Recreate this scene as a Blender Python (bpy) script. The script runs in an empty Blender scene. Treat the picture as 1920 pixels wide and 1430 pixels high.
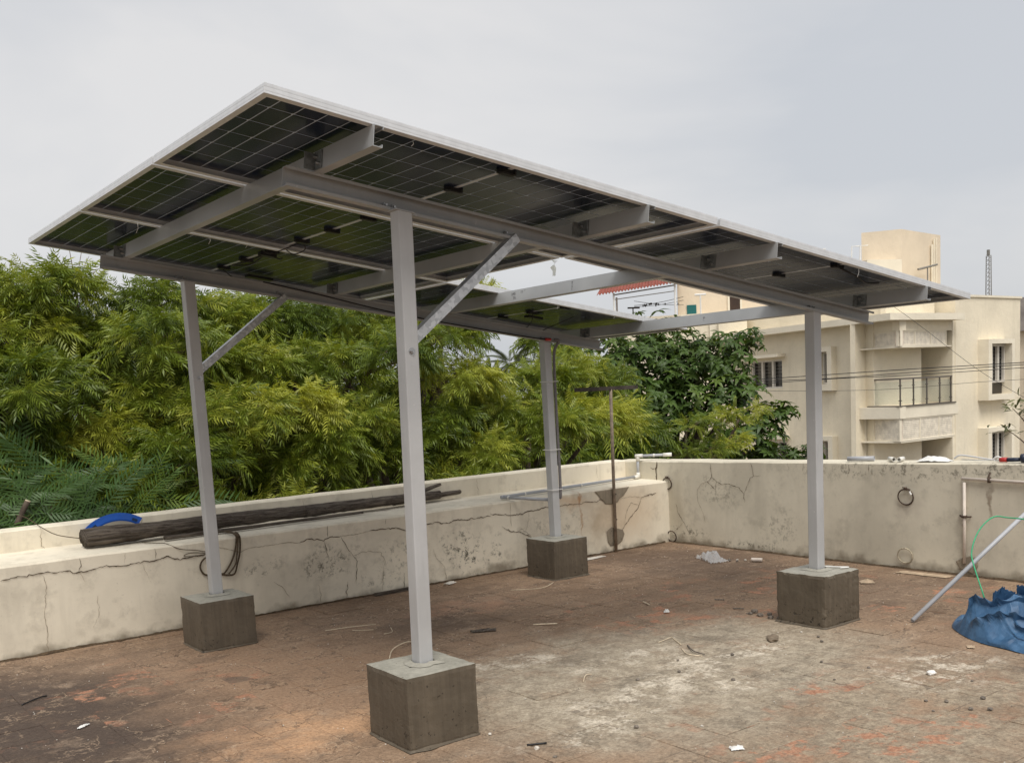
import bpy, bmesh, math, random
import numpy as np
from mathutils import Vector, Matrix, noise as mnoise

# ------------------------------------------------------------------ scene, camera, light
S = bpy.context.scene
COL = S.collection
R = math.radians
random.seed(7)
rng = np.random.default_rng(7)

cam_d = bpy.data.cameras.new('camera')
cam = bpy.data.objects.new('camera', cam_d)
COL.objects.link(cam)
cam_d.sensor_fit = 'HORIZONTAL'
cam_d.sensor_width = 36.0
cam_d.lens = 35.813
cam_d.shift_x = 0.00709
cam_d.shift_y = 0.12226
cam_d.clip_start = 0.05
cam_d.clip_end = 3000
_yaw, _pit, _rol = R(53.189), R(-6.285), R(-2.869)
_f = Vector((math.cos(_yaw)*math.cos(_pit), math.sin(_yaw)*math.cos(_pit), math.sin(_pit)))
_r = Vector((math.sin(_yaw), -math.cos(_yaw), 0)); _u = _r.cross(_f)
_r2 = _r*math.cos(_rol) + _u*math.sin(_rol); _u2 = _u*math.cos(_rol) - _r*math.sin(_rol)
M = Matrix((( _r2.x, _u2.x, -_f.x, -1.544), (_r2.y, _u2.y, -_f.y, -3.297), (_r2.z, _u2.z, -_f.z, 1.478), (0, 0, 0, 1)))
cam.matrix_world = M
S.camera = cam

SUN_EL, SUN_AZ = R(58), (-0.46, -0.89)          # where the light comes from
W = bpy.data.worlds.new('World'); S.world = W; W.use_nodes = True
wn = W.node_tree; wn.nodes.clear()
w_out = wn.nodes.new('ShaderNodeOutputWorld'); w_bg = wn.nodes.new('ShaderNodeBackground')
w_sky = wn.nodes.new('ShaderNodeTexSky'); w_sky.sky_type = 'NISHITA'; w_sky.sun_disc = False
w_sky.sun_elevation = SUN_EL; w_sky.sun_rotation = math.atan2(SUN_AZ[0], SUN_AZ[1])
w_sky.air_density = 1.0; w_sky.dust_density = 4.0; w_sky.ozone_density = 1.0
w_tc = wn.nodes.new('ShaderNodeTexCoord'); w_mp = wn.nodes.new('ShaderNodeMapping'); w_mp.inputs['Scale'].default_value = (1.0, 1.0, 2.6)
w_ns = wn.nodes.new('ShaderNodeTexNoise'); w_ns.inputs['Scale'].default_value = 1.6; w_ns.inputs['Detail'].default_value = 5; w_ns.inputs['Roughness'].default_value = 0.52; w_ns.inputs['Distortion'].default_value = 0.4
w_cr = wn.nodes.new('ShaderNodeValToRGB')
w_cr.color_ramp.elements[0].position = 0.38; w_cr.color_ramp.elements[0].color = (3.04, 3.13, 3.29, 1)
w_cr.color_ramp.elements[1].position = 0.63; w_cr.color_ramp.elements[1].color = (3.92, 3.86, 3.82, 1)
w_mx = wn.nodes.new('ShaderNodeMix'); w_mx.data_type = 'RGBA'; w_mx.inputs['Factor'].default_value = 0.93
wn.links.new(w_tc.outputs['Generated'], w_mp.inputs['Vector']); wn.links.new(w_mp.outputs[0], w_ns.inputs['Vector'])
wn.links.new(w_ns.outputs['Fac'], w_cr.inputs['Fac'])
wn.links.new(w_sky.outputs[0], w_mx.inputs['A']); wn.links.new(w_cr.outputs['Color'], w_mx.inputs['B'])
wn.links.new(w_mx.outputs['Result'], w_bg.inputs['Color']); w_bg.inputs['Strength'].default_value = 0.1
wn.links.new(w_bg.outputs[0], w_out.inputs['Surface'])

sun_d = bpy.data.lights.new('sun', 'SUN'); sun = bpy.data.objects.new('sun', sun_d); COL.objects.link(sun)
sun_d.energy = 1.5; sun_d.angle = R(35); sun_d.color = (1.0, 0.965, 0.91)
_sd = Vector((SUN_AZ[0]*math.cos(SUN_EL), SUN_AZ[1]*math.cos(SUN_EL), math.sin(SUN_EL)))
sun.rotation_euler = _sd.to_track_quat('Z', 'Y').to_euler()

S.render.engine = 'CYCLES'
S.view_settings.view_transform = 'Standard'; S.view_settings.look = 'None'
S.view_settings.exposure = 1.0; S.view_settings.gamma = 1.0
S.cycles.max_bounces = 6; S.cycles.diffuse_bounces = 3; S.cycles.transparent_max_bounces = 8

# ------------------------------------------------------------------ helpers
class MB:
    """collects shapes; build() links them as one mesh object"""
    def __init__(s): s.v = []; s.f = []; s.m = []
    def add(s, vs, fs, mi=0):
        b = len(s.v); s.v += [tuple(v) for v in vs]; s.f += [tuple(b+i for i in f) for f in fs]; s.m += [mi]*len(fs)
    def hexa(s, p, mi=0):      # 8 points: bottom loop 0-3 ccw, top loop 4-7
        s.add(p, [(3,2,1,0),(4,5,6,7),(0,1,5,4),(1,2,6,5),(2,3,7,6),(3,0,4,7)], mi)
    def box(s, x0, x1, y0, y1, z0, z1, T=None, mi=0):
        p = [(x0,y0,z0),(x1,y0,z0),(x1,y1,z0),(x0,y1,z0),(x0,y0,z1),(x1,y0,z1),(x1,y1,z1),(x0,y1,z1)]
        if T: p = [T(q) for q in p]
        s.hexa(p, mi)
    def prism(s, poly, z0, z1, T=None, mi=0):
        n = len(poly); p = [(x,y,z0) for x,y in poly] + [(x,y,z1) for x,y in poly]
        if T: p = [T(q) for q in p]
        s.add(p, [tuple(range(n))[::-1], tuple(range(n,2*n))] + [(i,(i+1)%n,n+(i+1)%n,n+i) for i in range(n)], mi)
    def tube(s, pts, r, seg=8, caps=True, mi=0, inner=None):
        pts = [Vector(p) for p in pts]; n = len(pts)
        rs = r if isinstance(r, (list, tuple)) else [r]*n
        t0 = (pts[1]-pts[0]).normalized()
        a = t0.orthogonal().normalized()
        vs = []
        for i in range(n):
            t = (pts[min(i+1,n-1)]-pts[max(i-1,0)]).normalized()
            a = (a - t*a.dot(t)); a = a.normalized() if a.length > 1e-6 else t.orthogonal().normalized()
            b = t.cross(a)
            for k in range(seg):
                th = 2*math.pi*k/seg
                vs.append(pts[i] + (a*math.cos(th)+b*math.sin(th))*rs[i])
        fs = [(i*seg+k, i*seg+(k+1)%seg, (i+1)*seg+(k+1)%seg, (i+1)*seg+k) for i in range(n-1) for k in range(seg)]
        if caps: fs += [tuple(range(seg))[::-1], tuple((n-1)*seg+k for k in range(seg))]
        s.add(vs, fs, mi)
    def torus(s, c, n, R_, r, a0=0, a1=2*math.pi, seg=28, mi=0):
        n = Vector(n).normalized(); a = n.orthogonal().normalized(); b = n.cross(a); c = Vector(c)
        closed = abs(a1-a0-2*math.pi) < 1e-6
        pts = [c+(a*math.cos(a0+(a1-a0)*i/seg)+b*math.sin(a0+(a1-a0)*i/seg))*R_ for i in range(seg+1)]
        s.tube(pts, r, 6, not closed, mi)
    def build(s, name, mats, parent=None, smooth=False, bevel=0):
        me = bpy.data.meshes.new(name)
        if parent is not None:
            off = ORG.get(parent.name, Vector((0,0,0))); s.v = [tuple(Vector(v)-off) for v in s.v]
        me.from_pydata(s.v, [], s.f)
        mats = mats if isinstance(mats, (list, tuple)) else [mats]
        for m in mats: me.materials.append(m)
        if len(mats) > 1: me.polygons.foreach_set('material_index', s.m)
        bm = bmesh.new(); bm.from_mesh(me); bmesh.ops.recalc_face_normals(bm, faces=bm.faces)
        if bevel:
            bmesh.ops.bevel(bm, geom=list(bm.edges), offset=bevel, segments=2, profile=.5, affect='EDGES', clamp_overlap=True)
        bm.to_mesh(me); bm.free()
        if smooth: me.polygons.foreach_set('use_smooth', [True]*len(me.polygons))
        me.update()
        o = bpy.data.objects.new(name, me); COL.objects.link(o)
        if parent is not None:
            o.parent = parent; ORG[o.name] = ORG.get(parent.name, Vector((0,0,0)))
        return o

ORG = {}
def tag(o, label, cat=None, group=None, kind=None):
    if label: o['label'] = label
    if cat: o['category'] = cat
    if group: o['group'] = group
    if kind: o['kind'] = kind
    return o
def thing(name, label, cat, loc=(0,0,0), group=None):
    o = bpy.data.objects.new(name, None); COL.objects.link(o); o.location = loc
    o.empty_display_size = .1
    ORG[o.name] = Vector(loc)
    return tag(o, label, cat, group)
def shared(name, me, parent, loc, rot=(0,0,0)):
    o = bpy.data.objects.new(name, me); COL.objects.link(o); o.parent = parent; o.location = loc; o.rotation_euler = rot
    return o

# ------------------------------------------------------------------ materials
class NT:
    def __init__(s, name):
        s.mat = bpy.data.materials.new(name); s.mat.use_nodes = True
        s.t = s.mat.node_tree; s.b = s.t.nodes['Principled BSDF']; s.o = s.t.nodes['Material Output']
        s._pos = None
    def n(s, typ, **kw):
        nd = s.t.nodes.new(typ)
        for k, v in kw.items():
            if k.startswith('_'): setattr(nd, k[1:], v)
        return nd
    def put(s, sock, v):
        if v is None: return
        if hasattr(v, 'is_output'): s.t.links.new(v, sock)
        elif isinstance(v, (tuple, list)) and len(v) == 3 and sock.type == 'RGBA': sock.default_value = (*v, 1)
        else: sock.default_value = v
    def pos(s):
        if s._pos is None: s._pos = s.n('ShaderNodeNewGeometry').outputs['Position']
        return s._pos
    def noise(s, scale, detail=3, rough=.5, vec=None, out='Fac', dist=0):
        nd = s.n('ShaderNodeTexNoise'); s.put(nd.inputs['Vector'], vec if vec is not None else s.pos())
        nd.inputs['Scale'].default_value = scale; nd.inputs['Detail'].default_value = detail; nd.inputs['Roughness'].default_value = rough
        nd.inputs['Distortion'].default_value = dist
        return nd.outputs[out]
    def math(s, op, a, b=None, c=None, clamp=False):
        nd = s.n('ShaderNodeMath', _operation=op, _use_clamp=clamp); s.put(nd.inputs[0], a)
        if b is not None: s.put(nd.inputs[1], b)
        if c is not None: s.put(nd.inputs[2], c)
        return nd.outputs[0]
    def vmath(s, op, a, b=None, out='Vector'):
        nd = s.n('ShaderNodeVectorMath', _operation=op); s.put(nd.inputs[0], a)
        if b is not None: s.put(nd.inputs[1], b)
        return nd.outputs[out]
    def rng(s, v, a, b, c=0., d=1., smooth=True):
        nd = s.n('ShaderNodeMapRange', _interpolation_type='SMOOTHSTEP' if smooth else 'LINEAR'); s.put(nd.inputs['Value'], v)
        for k, x in zip(('From Min','From Max','To Min','To Max'), (a,b,c,d)): nd.inputs[k].default_value = x
        return nd.outputs['Result']
    def mix(s, fac, a, b, mode='MIX'):
        nd = s.n('ShaderNodeMix', _data_type='RGBA', _blend_type=mode); s.put(nd.inputs['Factor'], fac)
        s.put(nd.inputs['A'], a); s.put(nd.inputs['B'], b); return nd.outputs['Result']
    def mul(s, a, b): return s.math('MULTIPLY', a, b)
    def scalev(s, sc, vec=None):
        nd = s.n('ShaderNodeMapping'); s.put(nd.inputs['Vector'], vec if vec is not None else s.pos()); nd.inputs['Scale'].default_value = sc; return nd.outputs[0]
    def bump(s, h, strength=.3, dist=.01):
        nd = s.n('ShaderNodeBump'); s.put(nd.inputs['Height'], h); nd.inputs['Strength'].default_value = strength; nd.inputs['Distance'].default_value = dist
        s.t.links.new(nd.outputs[0], s.b.inputs['Normal']); return nd
    def blob(s, c, r, soft=.6, warp=None):
        v = s.vmath('SUBTRACT', warp if warp is not None else s.pos(), c)
        v = s.vmath('DIVIDE', v, r); l = s.vmath('LENGTH', v, out='Value')
        return s.rng(l, 1.0, 1.0-soft)
    def set(s, col=None, rough=None, metal=None, spec=None, **kw):
        if col is not None: s.put(s.b.inputs['Base Color'], col)
        if rough is not None: s.put(s.b.inputs['Roughness'], rough)
        if metal is not None: s.b.inputs['Metallic'].default_value = metal
        if spec is not None: s.b.inputs['Specular IOR Level'].default_value = spec
        for k, v in kw.items(): s.put(s.b.inputs[k.replace('_',' ')], v)
        return s.mat

def plain(name, col, rough=.6, metal=0, var=.15, scale=9., bump=0., bscale=60., spec=.4, coords='pos'):
    m = NT(name); n1 = m.noise(scale, 4, .6)
    dark = tuple(c*(1-var) for c in col); light = tuple(min(1, c*(1+var)) for c in col)
    c = m.mix(m.rng(n1, .3, .7), dark, light)
    m.set(c, m.rng(m.noise(scale*2.3, 3), .3, .7, rough*.85, min(1, rough*1.12)), metal, spec)
    if bump: m.bump(m.noise(bscale, 4, .6), bump, .004)
    return m.mat

MAT = {}
MAT['alu'] = plain('anodised_aluminium', (.66,.67,.68), .40, .35, .06, 20)
MAT['paint'] = None
def steel(name, col, rough, metal, streak):
    m = NT(name)
    n1 = m.noise(3.0, 4, .6); n2 = m.noise(1.0, 3, .6, m.scalev((30,30,3)))
    c = m.mix(m.rng(n1, .3, .75), tuple(x*.9 for x in col), tuple(x*1.06 for x in col))
    c = m.mix(m.mul(m.rng(n2, .45, .8), streak), c, tuple(x*.72 for x in col))
    sp = m.noise(45, 2, .5); c = m.mix(m.rng(sp, .70, .78, 0, .35), c, (.75,.74,.72))
    m.set(c, m.rng(n1, .3, .7, rough*.9, rough*1.15), metal, .4)
    m.bump(m.noise(25, 3), .05, .003)
    return m.mat
MAT['post'] = steel('grey_primer_paint', (.465,.467,.467), .42, .12, .3)
MAT['beam'] = steel('grey_beam_paint', (.372,.380,.385), .45, .12, .3)
m = NT('galvanised_steel')
v = m.n('ShaderNodeTexVoronoi'); v.inputs['Scale'].default_value = 55; m.put(v.inputs['Vector'], m.pos())
c = m.mix(m.rng(v.outputs['Color'], .2, .9), (.40,.41,.42), (.60,.61,.62))
MAT['galv'] = m.set(c, .38, .65, .5)
m = NT('galvanised_channel'); n1 = m.noise(2.2, 4, .55)
MAT['channel'] = m.set(m.mix(m.rng(n1, .3, .7), (.37,.38,.385), (.47,.485,.49)), m.rng(n1, .3, .7, .36, .5), .35, .45)
MAT['zinc'] = plain('dark_zinc_cleat', (.22,.235,.235), .4, .5, .3, 40)
MAT['bolt'] = plain('steel_bolt', (.42,.42,.42), .3, .9, .1, 30)
m = NT('solar_cell'); oi = m.n('ShaderNodeObjectInfo').outputs['Random']
MAT['cell'] = m.set(m.mix(oi, (.006,.011,.026), (.010,.017,.040)), .20, 0, .20)
MAT['laminate'] = plain('skylit_back_glass', (.46,.54,.66), .2, 0, .05, 8, spec=.3)  # pale blue base stands in for sky light passing between the cells
MAT['strip'] = plain('silver_ribbon', (.58,.60,.62), .35, .3, .05, 12)
MAT['black'] = plain('black_plastic', (.012,.012,.013), .4, 0, .2, 20)
MAT['cable'] = plain('black_cable', (.014,.013,.013), .5, 0, .2, 20)

# floor: terracotta roof tiles under grime, cement wash and dust
TP, TX0, TY0 = 0.2405, -0.021, 1.922
def floor_mat(name, mortar=False):
    m = NT(name); P = m.pos()
    wv = m.n('ShaderNodeTexNoise'); m.put(wv.inputs['Vector'], P); wv.inputs['Scale'].default_value = 2.2; wv.inputs['Detail'].default_value = 5; wv.inputs['Roughness'].default_value = .62
    w = m.vmath('SUBTRACT', wv.outputs['Color'], (.5,.5,.5)); w = m.vmath('MULTIPLY', w, (1.1,1.1,0)); wp = m.vmath('ADD', P, w)
    wp = m.vmath('MULTIPLY', wp, (1,1,0))
    big = m.noise(1.1, 4, .6); mid = m.noise(5.5, 5, .65); fine = m.noise(48, 4, .7); vf = m.noise(190, 3, .7)
    streak = m.noise(3.0, 5, .65, m.scalev((.55,1.7,1)))
    c = m.mix(m.rng(big, .32, .68), (.235,.165,.115), (.325,.235,.168))
    c = m.mix(m.rng(streak, .42, .72, 0, .6), c, (.150,.108,.080))
    c = m.mix(m.rng(mid, .52, .72, 0, .45), c, (.37,.29,.22))
    B = lambda x, y, rx, ry, soft=.7: m.blob((x,y,0), (rx,ry,1), soft, wp)
    # pinkish dust on the left middle
    c = m.mix(m.mul(B(.75,1.75,1.3,1.4), .6), c, (.36,.245,.168))
    c = m.mix(m.mul(m.mul(B(.35,.9,.75,.5), .9), m.rng(mid, .3, .6)), c, (.50,.32,.20))
    c = m.mix(m.mul(m.mul(B(2.45,2.55,.5,.35), .6), m.rng(mid, .3, .6)), c, (.46,.28,.195))
    # dark mossy band at far left and along the foot of the walls
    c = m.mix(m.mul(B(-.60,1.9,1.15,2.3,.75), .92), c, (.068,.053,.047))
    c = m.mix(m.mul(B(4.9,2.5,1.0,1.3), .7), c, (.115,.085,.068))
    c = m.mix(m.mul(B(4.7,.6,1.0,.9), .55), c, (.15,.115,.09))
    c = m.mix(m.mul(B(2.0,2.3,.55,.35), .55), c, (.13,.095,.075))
    # edges of worn-off screed, meandering
    for sc, off, wd, am in ((1.7, (2,6,0), .010, .75), (3.1, (9,1,0), .012, .55)):
        ln_ = m.noise(sc, 6, .62, m.vmath('ADD', P, off)); dl = m.math('ABSOLUTE', m.math('SUBTRACT', ln_, .5)); gate = m.rng(m.noise(4.0, 4, .6, m.vmath('ADD', P, (off[1],off[0],0))), .44, .58)
        c = m.mix(m.mul(m.mul(m.rng(dl, wd, .001), gate), am), c, (.085,.062,.048)); c = m.mix(m.mul(m.mul(m.rng(m.math('ABSOLUTE', m.math('SUBTRACT', ln_, .5+wd*1.8)), wd, .001), gate), .5), c, (.44,.34,.25))
    c = m.mix(m.rng(m.noise(2.3, 6, .7, m.vmath('ADD', P, (8,8,0))), .52, .68, 0, .5), c, (.135,.098,.074)); c = m.mix(m.rng(m.noise(3.3, 6, .7, m.vmath('ADD', P, (1,7,0))), .55, .70, 0, .5), c, (.40,.31,.235))
    # cement-grey wash
    g = m.mul(B(2.25,.35,1.75,1.25,.5), m.rng(m.noise(2.6, 6, .72), .26, .50))
    c = m.mix(m.mul(g, .92), c, m.mix(m.rng(m.noise(14, 6, .75), .35, .65), (.27,.24,.195), (.44,.40,.33)))
    g2 = m.mul(B(2.3,-1.0,1.9,.85,.6), m.rng(m.noise(2.4, 6, .72, m.vmath('ADD', P, (5,2,0))), .34, .56))
    c = m.mix(m.mul(g2, .85), c, m.mix(m.rng(m.noise(16, 6, .75), .35, .65), (.22,.19,.15), (.38,.335,.265)))
    gd = m.rng(m.noise(2.6, 6, .72, m.vmath('ADD', P, (7,3,0))), .50, .64)
    c = m.mix(m.mul(m.mul(gd, B(2.1,.3,2.0,1.6)), .7), c, (.17,.15,.122))
    wm = m.rng(m.noise(6.0, 7, .78), .47, .62)
    for x, y, rx, ry in ((1.80,.16,.75,.26), (2.20,.02,.5,.3), (2.55,.35,.6,.3), (2.25,.75,.5,.28), (1.3,.0,.5,.2), (1.60,1.15,.6,.3), (3.1,-.6,.5,.3), (2.9,.35,.5,.3)):
        c = m.mix(m.mul(m.mul(B(x,y,rx,ry), wm), .9), c, (.62,.58,.51))
    # bare terracotta, tile by tile
    tv = m.vmath('FLOOR', m.vmath('DIVIDE', m.vmath('SUBTRACT', P, (TX0,TY0,0)), (TP,TP,1000)))
    wn_ = m.n('ShaderNodeTexWhiteNoise'); m.put(wn_.inputs['Vector'], tv); tr = wn_.outputs['Value']
    zone = None
    for x, y, rx, ry in ((2.2,-.75,1.3,.75), (4.0,1.4,1.3,.9), (3.3,1.6,.9,.7), (.1,2.0,.8,1.0), (4.6,.4,.9,.9)):
        b = B(x,y,rx,ry,.5); zone = b if zone is None else m.math('MAXIMUM', zone, b)
    ex = m.mul(m.rng(tr, .72, .80), m.rng(m.noise(7.0, 6, .68, m.vmath('ADD', P, (3,9,0))), .50, .58))
    c = m.mix(m.mul(m.mul(ex, zone), .85), c, m.mix(m.rng(fine,.3,.7), (.34,.165,.105), (.44,.245,.165)))
    ed = m.mul(m.rng(m.noise(4.3, 4, .6, m.vmath('ADD', P, (1,4,0))), .56, .64), m.rng(tr, .3, .4))
    c = m.mix(m.mul(m.mul(ed, zone), .35), c, (.37,.19,.125))
    # black mould speckle and light grit
    c = m.mix(m.rng(m.noise(26, 6, .75), .60, .74, 0, .5), c, (.075,.06,.05))
    c = m.mix(m.rng(vf, .66, .76, 0, .5), c, (.45,.40,.34))
    c = m.mix(m.rng(m.noise(140, 2, .6, m.vmath('ADD', P, (5,5,0))), .62, .74, 0, .55), c, (.05,.04,.034))
    c = m.mix(m.rng(fine, .3, .7, 0, .35), m.mix(1, c, (.62,.6,.58), 'MULTIPLY'), c)
    c = m.mix(1, c, (1.58,1.54,1.46), 'MULTIPLY')
    c = m.mix(m.rng(m.noise(55, 6, .82), .44, .60, 0, .45), c, m.mix(1, c, (.42,.40,.39), 'MULTIPLY'))
    c = m.mix(m.rng(m.noise(62, 5, .8, m.vmath('ADD', P, (2,8,0))), .54, .68, 0, .55), c, m.mix(1, c, (1.65,1.65,1.65), 'MULTIPLY'))
    if mortar: c = m.mix(m.rng(m.noise(3.2, 4, .6, m.vmath('ADD', P, (6,1,0))), .42, .62, 0, .6), c, (.11,.086,.068))
    m.set(c, m.rng(mid, .3, .7, .72, .95), 0, .25)
    h = m.math('ADD', m.mul(mid, 1.2), m.math('ADD', m.mul(fine, .35), m.mul(vf, .12)))
    m.bump(h, .8, .014)
    return m.mat
MAT['floor'] = floor_mat('weathered_roof_tile'); MAT['mortar'] = floor_mat('tile_joint_mortar', True)

def wall_mat(name, base, stain, mould, warm, streaks=.4):
    m = NT(name); P = m.pos()
    n1 = m.noise(1.6, 5, .62); n2 = m.noise(7, 5, .65); n3 = m.noise(38, 4, .65)
    st = m.noise(2.2, 4, .6, m.scalev((3.2,3.2,.45)))
    c = m.mix(m.rng(n1, .3, .7), tuple(x*.93 for x in base), tuple(min(1,x*1.05) for x in base))
    c = m.mix(m.rng(n2, .50, .72, 0, .6), c, stain); c = m.mix(m.rng(m.noise(1.1, 5, .65, m.vmath('ADD', P, (4,4,4))), .48, .66, 0, .45), c, stain)
    c = m.mix(m.rng(st, .50, .74, 0, streaks), c, stain)
    c = m.mix(m.rng(n3, .60, .74, 0, .35), c, tuple(x*.7 for x in stain))
    w = m.n('ShaderNodeTexNoise'); m.put(w.inputs['Vector'], P); w.inputs['Scale'].default_value = 6; w.inputs['Detail'].default_value = 5
    wp = m.vmath('ADD', P, m.vmath('MULTIPLY', m.vmath('SUBTRACT', w.outputs['Color'], (.5,.5,.5)), (.28,.28,.28)))
    sp = m.rng(m.noise(21, 6, .75), .50, .62)
    for cx, r, a in mould: c = m.mix(m.mul(m.mul(m.blob(cx, r, .8, wp), sp), a), c, (.075,.07,.05))
    for cx, r, a, col in warm: c = m.mix(m.mul(m.blob(cx, r, .85, wp), a), c, col)
    # darker line just above the floor
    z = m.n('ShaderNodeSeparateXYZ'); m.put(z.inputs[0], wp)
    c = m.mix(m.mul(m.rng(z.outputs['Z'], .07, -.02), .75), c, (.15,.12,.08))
    m.set(c, .88, 0, .2)
    m.bump(m.math('ADD', m.mul(n2, .8), m.mul(n3, .3)), .3, .006)
    return m.mat
MAT['wall_l'] = wall_mat('cream_limewash', (.75,.685,.555), (.50,.45,.36),
    [((1.9,3.5,.3),(.35,.2,.16),.75), ((1.35,3.5,.33),(.25,.2,.1),.6), ((3.05,3.5,.25),(.3,.25,.22),.95), ((3.25,3.5,.12),(.35,.25,.14),.95), ((2.3,3.5,.12),(.3,.2,.1),.7), ((4.1,3.5,.3),(.5,.2,.25),.45), ((2.5,3.5,.3),(.3,.2,.2),.5), ((3.45,3.5,.2),(.1,.2,.16),.7)],
    [((4.39,3.5,.52),(.035,.2,.13),.85,(.33,.14,.05)), ((4.41,3.5,.32),(.02,.2,.22),.6,(.36,.2,.1)), ((4.9,3.5,.35),(.7,.2,.4),.45,(.60,.42,.25)), ((4.3,3.5,.5),(.3,.2,.1),.5,(.55,.36,.2)), ((4.6,3.5,.25),(.12,.2,.25),.35,(.3,.22,.13))])
MAT['wall_r'] = wall_mat('stained_grey_limewash', (.64,.59,.475), (.44,.405,.325),
    [((5.5,3.35,.1),(.2,.5,.12),.9), ((5.5,2.9,.5),(.2,.35,.2),.45), ((5.5,2.2,.25),(.2,.3,.2),.4), ((5.5,1.2,.75),(.2,1.2,.1),.6), ((5.5,.3,.78),(.2,.6,.1),.6), ((5.5,2.5,.06),(.2,.6,.08),.7)],
    [((5.5,.372,.55),(.1,.03,.17),.7,(.13,.075,.04)), ((5.5,.55,.40),(.1,.02,.10),.7,(.16,.10,.05)), ((5.5,3.4,.35),(.2,.15,.4),.35,(.30,.25,.17)), ((5.5,1.02,.45),(.2,.15,.12),.3,(.34,.29,.25))], .3)
MAT['crack'] = plain('crack_dark', (.085,.060,.038), .95, 0, .35, 40, spec=.1)
MAT['crack_fine'] = plain('crack_hairline', (.25,.195,.135), .95, 0, .3, 40, spec=.1)
def concrete(name, base, wet):
    m = NT(name); n1 = m.noise(5, 5, .6); n2 = m.noise(30, 5, .7); n3 = m.noise(110, 3, .6)
    c = m.mix(m.rng(n1, .3, .7), tuple(x*.84 for x in base), tuple(x*1.1 for x in base))
    c = m.mix(m.rng(n2, .55, .75, 0, .45), c, tuple(x*.6 for x in base))
    c = m.mix(m.rng(n3, .68, .76, 0, .5), c, tuple(min(1, x*1.9) for x in base))
    z = m.n('ShaderNodeSeparateXYZ'); m.put(z.inputs[0], m.pos())
    stz = m.noise(2.0, 4, .6, m.scalev((22,22,1.2)))
    c = m.mix(m.rng(stz, .50, .72, 0, .4), c, tuple(x*.62 for x in base)); c = m.mix(m.rng(stz, .50, .30, 0, .3), c, tuple(x*1.45 for x in base))
    hol = m.rng(m.noise(52, 2, .4, m.vmath('ADD', m.pos(), (3,1,2))), .70, .74); c = m.mix(m.mul(hol, .7), c, tuple(x*.2 for x in base))
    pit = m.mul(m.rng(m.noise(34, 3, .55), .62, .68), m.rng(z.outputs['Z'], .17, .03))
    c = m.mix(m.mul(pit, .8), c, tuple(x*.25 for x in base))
    m.set(c, wet, 0, .35); m.bump(m.math('SUBTRACT', m.math('ADD', m.mul(n2, .5), m.mul(n3, .2)), m.mul(pit, 1.5)), .4, .006)
    return m.mat
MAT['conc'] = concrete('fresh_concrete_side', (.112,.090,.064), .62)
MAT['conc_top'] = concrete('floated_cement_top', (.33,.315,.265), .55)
MAT['cement_patch'] = concrete('grey_cement_patch', (.27,.225,.165), .85)
m = NT('weathered_log'); v = m.scalev((2.2,34,34)); n1 = m.noise(2.2, 7, .75, v); n2 = m.noise(9, 4)
c = m.mix(m.rng(n1, .3, .72), (.055,.043,.034), (.34,.285,.23)); c = m.mix(m.rng(n2, .5, .75, 0, .5), c, (.075,.055,.04))
m.set(c, .9, 0, .2); m.bump(n1, 1.0, .05); MAT['log'] = m.mat
MAT['blue'] = plain('blue_plastic', (.006,.085,.42), .35, 0, .12, 8, spec=.5)
MAT['pvc_grey'] = plain('grey_pvc', (.40,.41,.43), .4, 0, .08, 8)
MAT['pvc_white'] = plain('white_pvc', (.72,.70,.64), .4, 0, .1, 8)
MAT['pvc_cream'] = plain('cream_pvc', (.70,.62,.54), .45, 0, .12, 6)
MAT['rust'] = plain('rusty_iron', (.075,.05,.036), .85, .1, .4, 50, .4)
MAT['rust_light'] = plain('painted_iron_ring', (.42,.37,.27), .8, 0, .35, 50, .3)
MAT['pole'] = plain('brown_painted_pipe', (.27,.21,.155), .6, .1, .3, 14)
MAT['bar_dark'] = plain('rusty_angle_bar', (.055,.045,.035), .75, .2, .4, 18)
MAT['rope'] = plain('brown_rope', (.085,.06,.035), .95, 0, .35, 90, .6, 200)
MAT['wire_green'] = plain('green_wire', (.04,.34,.16), .45, 0, .1, 20)
m = NT('blue_tarpaulin'); n1 = m.noise(9, 5, .65); n2 = m.noise(60, 4)
c = m.mix(m.rng(n1, .3, .7), (.026,.075,.155), (.065,.150,.275)); c = m.mix(m.rng(n2, .6, .75, 0, .4), c, (.12,.20,.31))
m.set(c, .5, 0, .4); m.bump(m.noise(22, 5, .6), .35, .012); MAT['tarp'] = m.mat
m = NT('clear_plastic_film'); m.set((.82,.83,.84), .22, 0, .5, Transmission_Weight=.55, IOR=1.25, Alpha=.72); MAT['film'] = m.mat
MAT['paper'] = plain('pale_paper', (.66,.62,.55), .8, 0, .15, 30)
MAT['card'] = plain('tan_cardboard', (.46,.35,.24), .85, 0, .2, 20)
MAT['straw'] = plain('pale_straw', (.66,.55,.40), .8, 0, .2, 60)
MAT['stone_dark'] = plain('dark_stone', (.17,.145,.12), .9, 0, .4, 60, .5, 120)
MAT['stone_light'] = plain('pale_stone', (.55,.51,.45), .85, 0, .25, 60, .5, 120)
MAT['red'] = plain('red_plastic', (.46,.035,.03), .4, 0, .15, 30)
MAT['navy'] = plain('navy_plastic', (.02,.027,.05), .4, 0, .2, 30)
MAT['white'] = plain('white_paint', (.74,.73,.70), .6, 0, .08, 10)
MAT['brick'] = plain('broken_mortar_lump', (.20,.155,.11), .9, 0, .25, 30, .5, 80)

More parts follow.
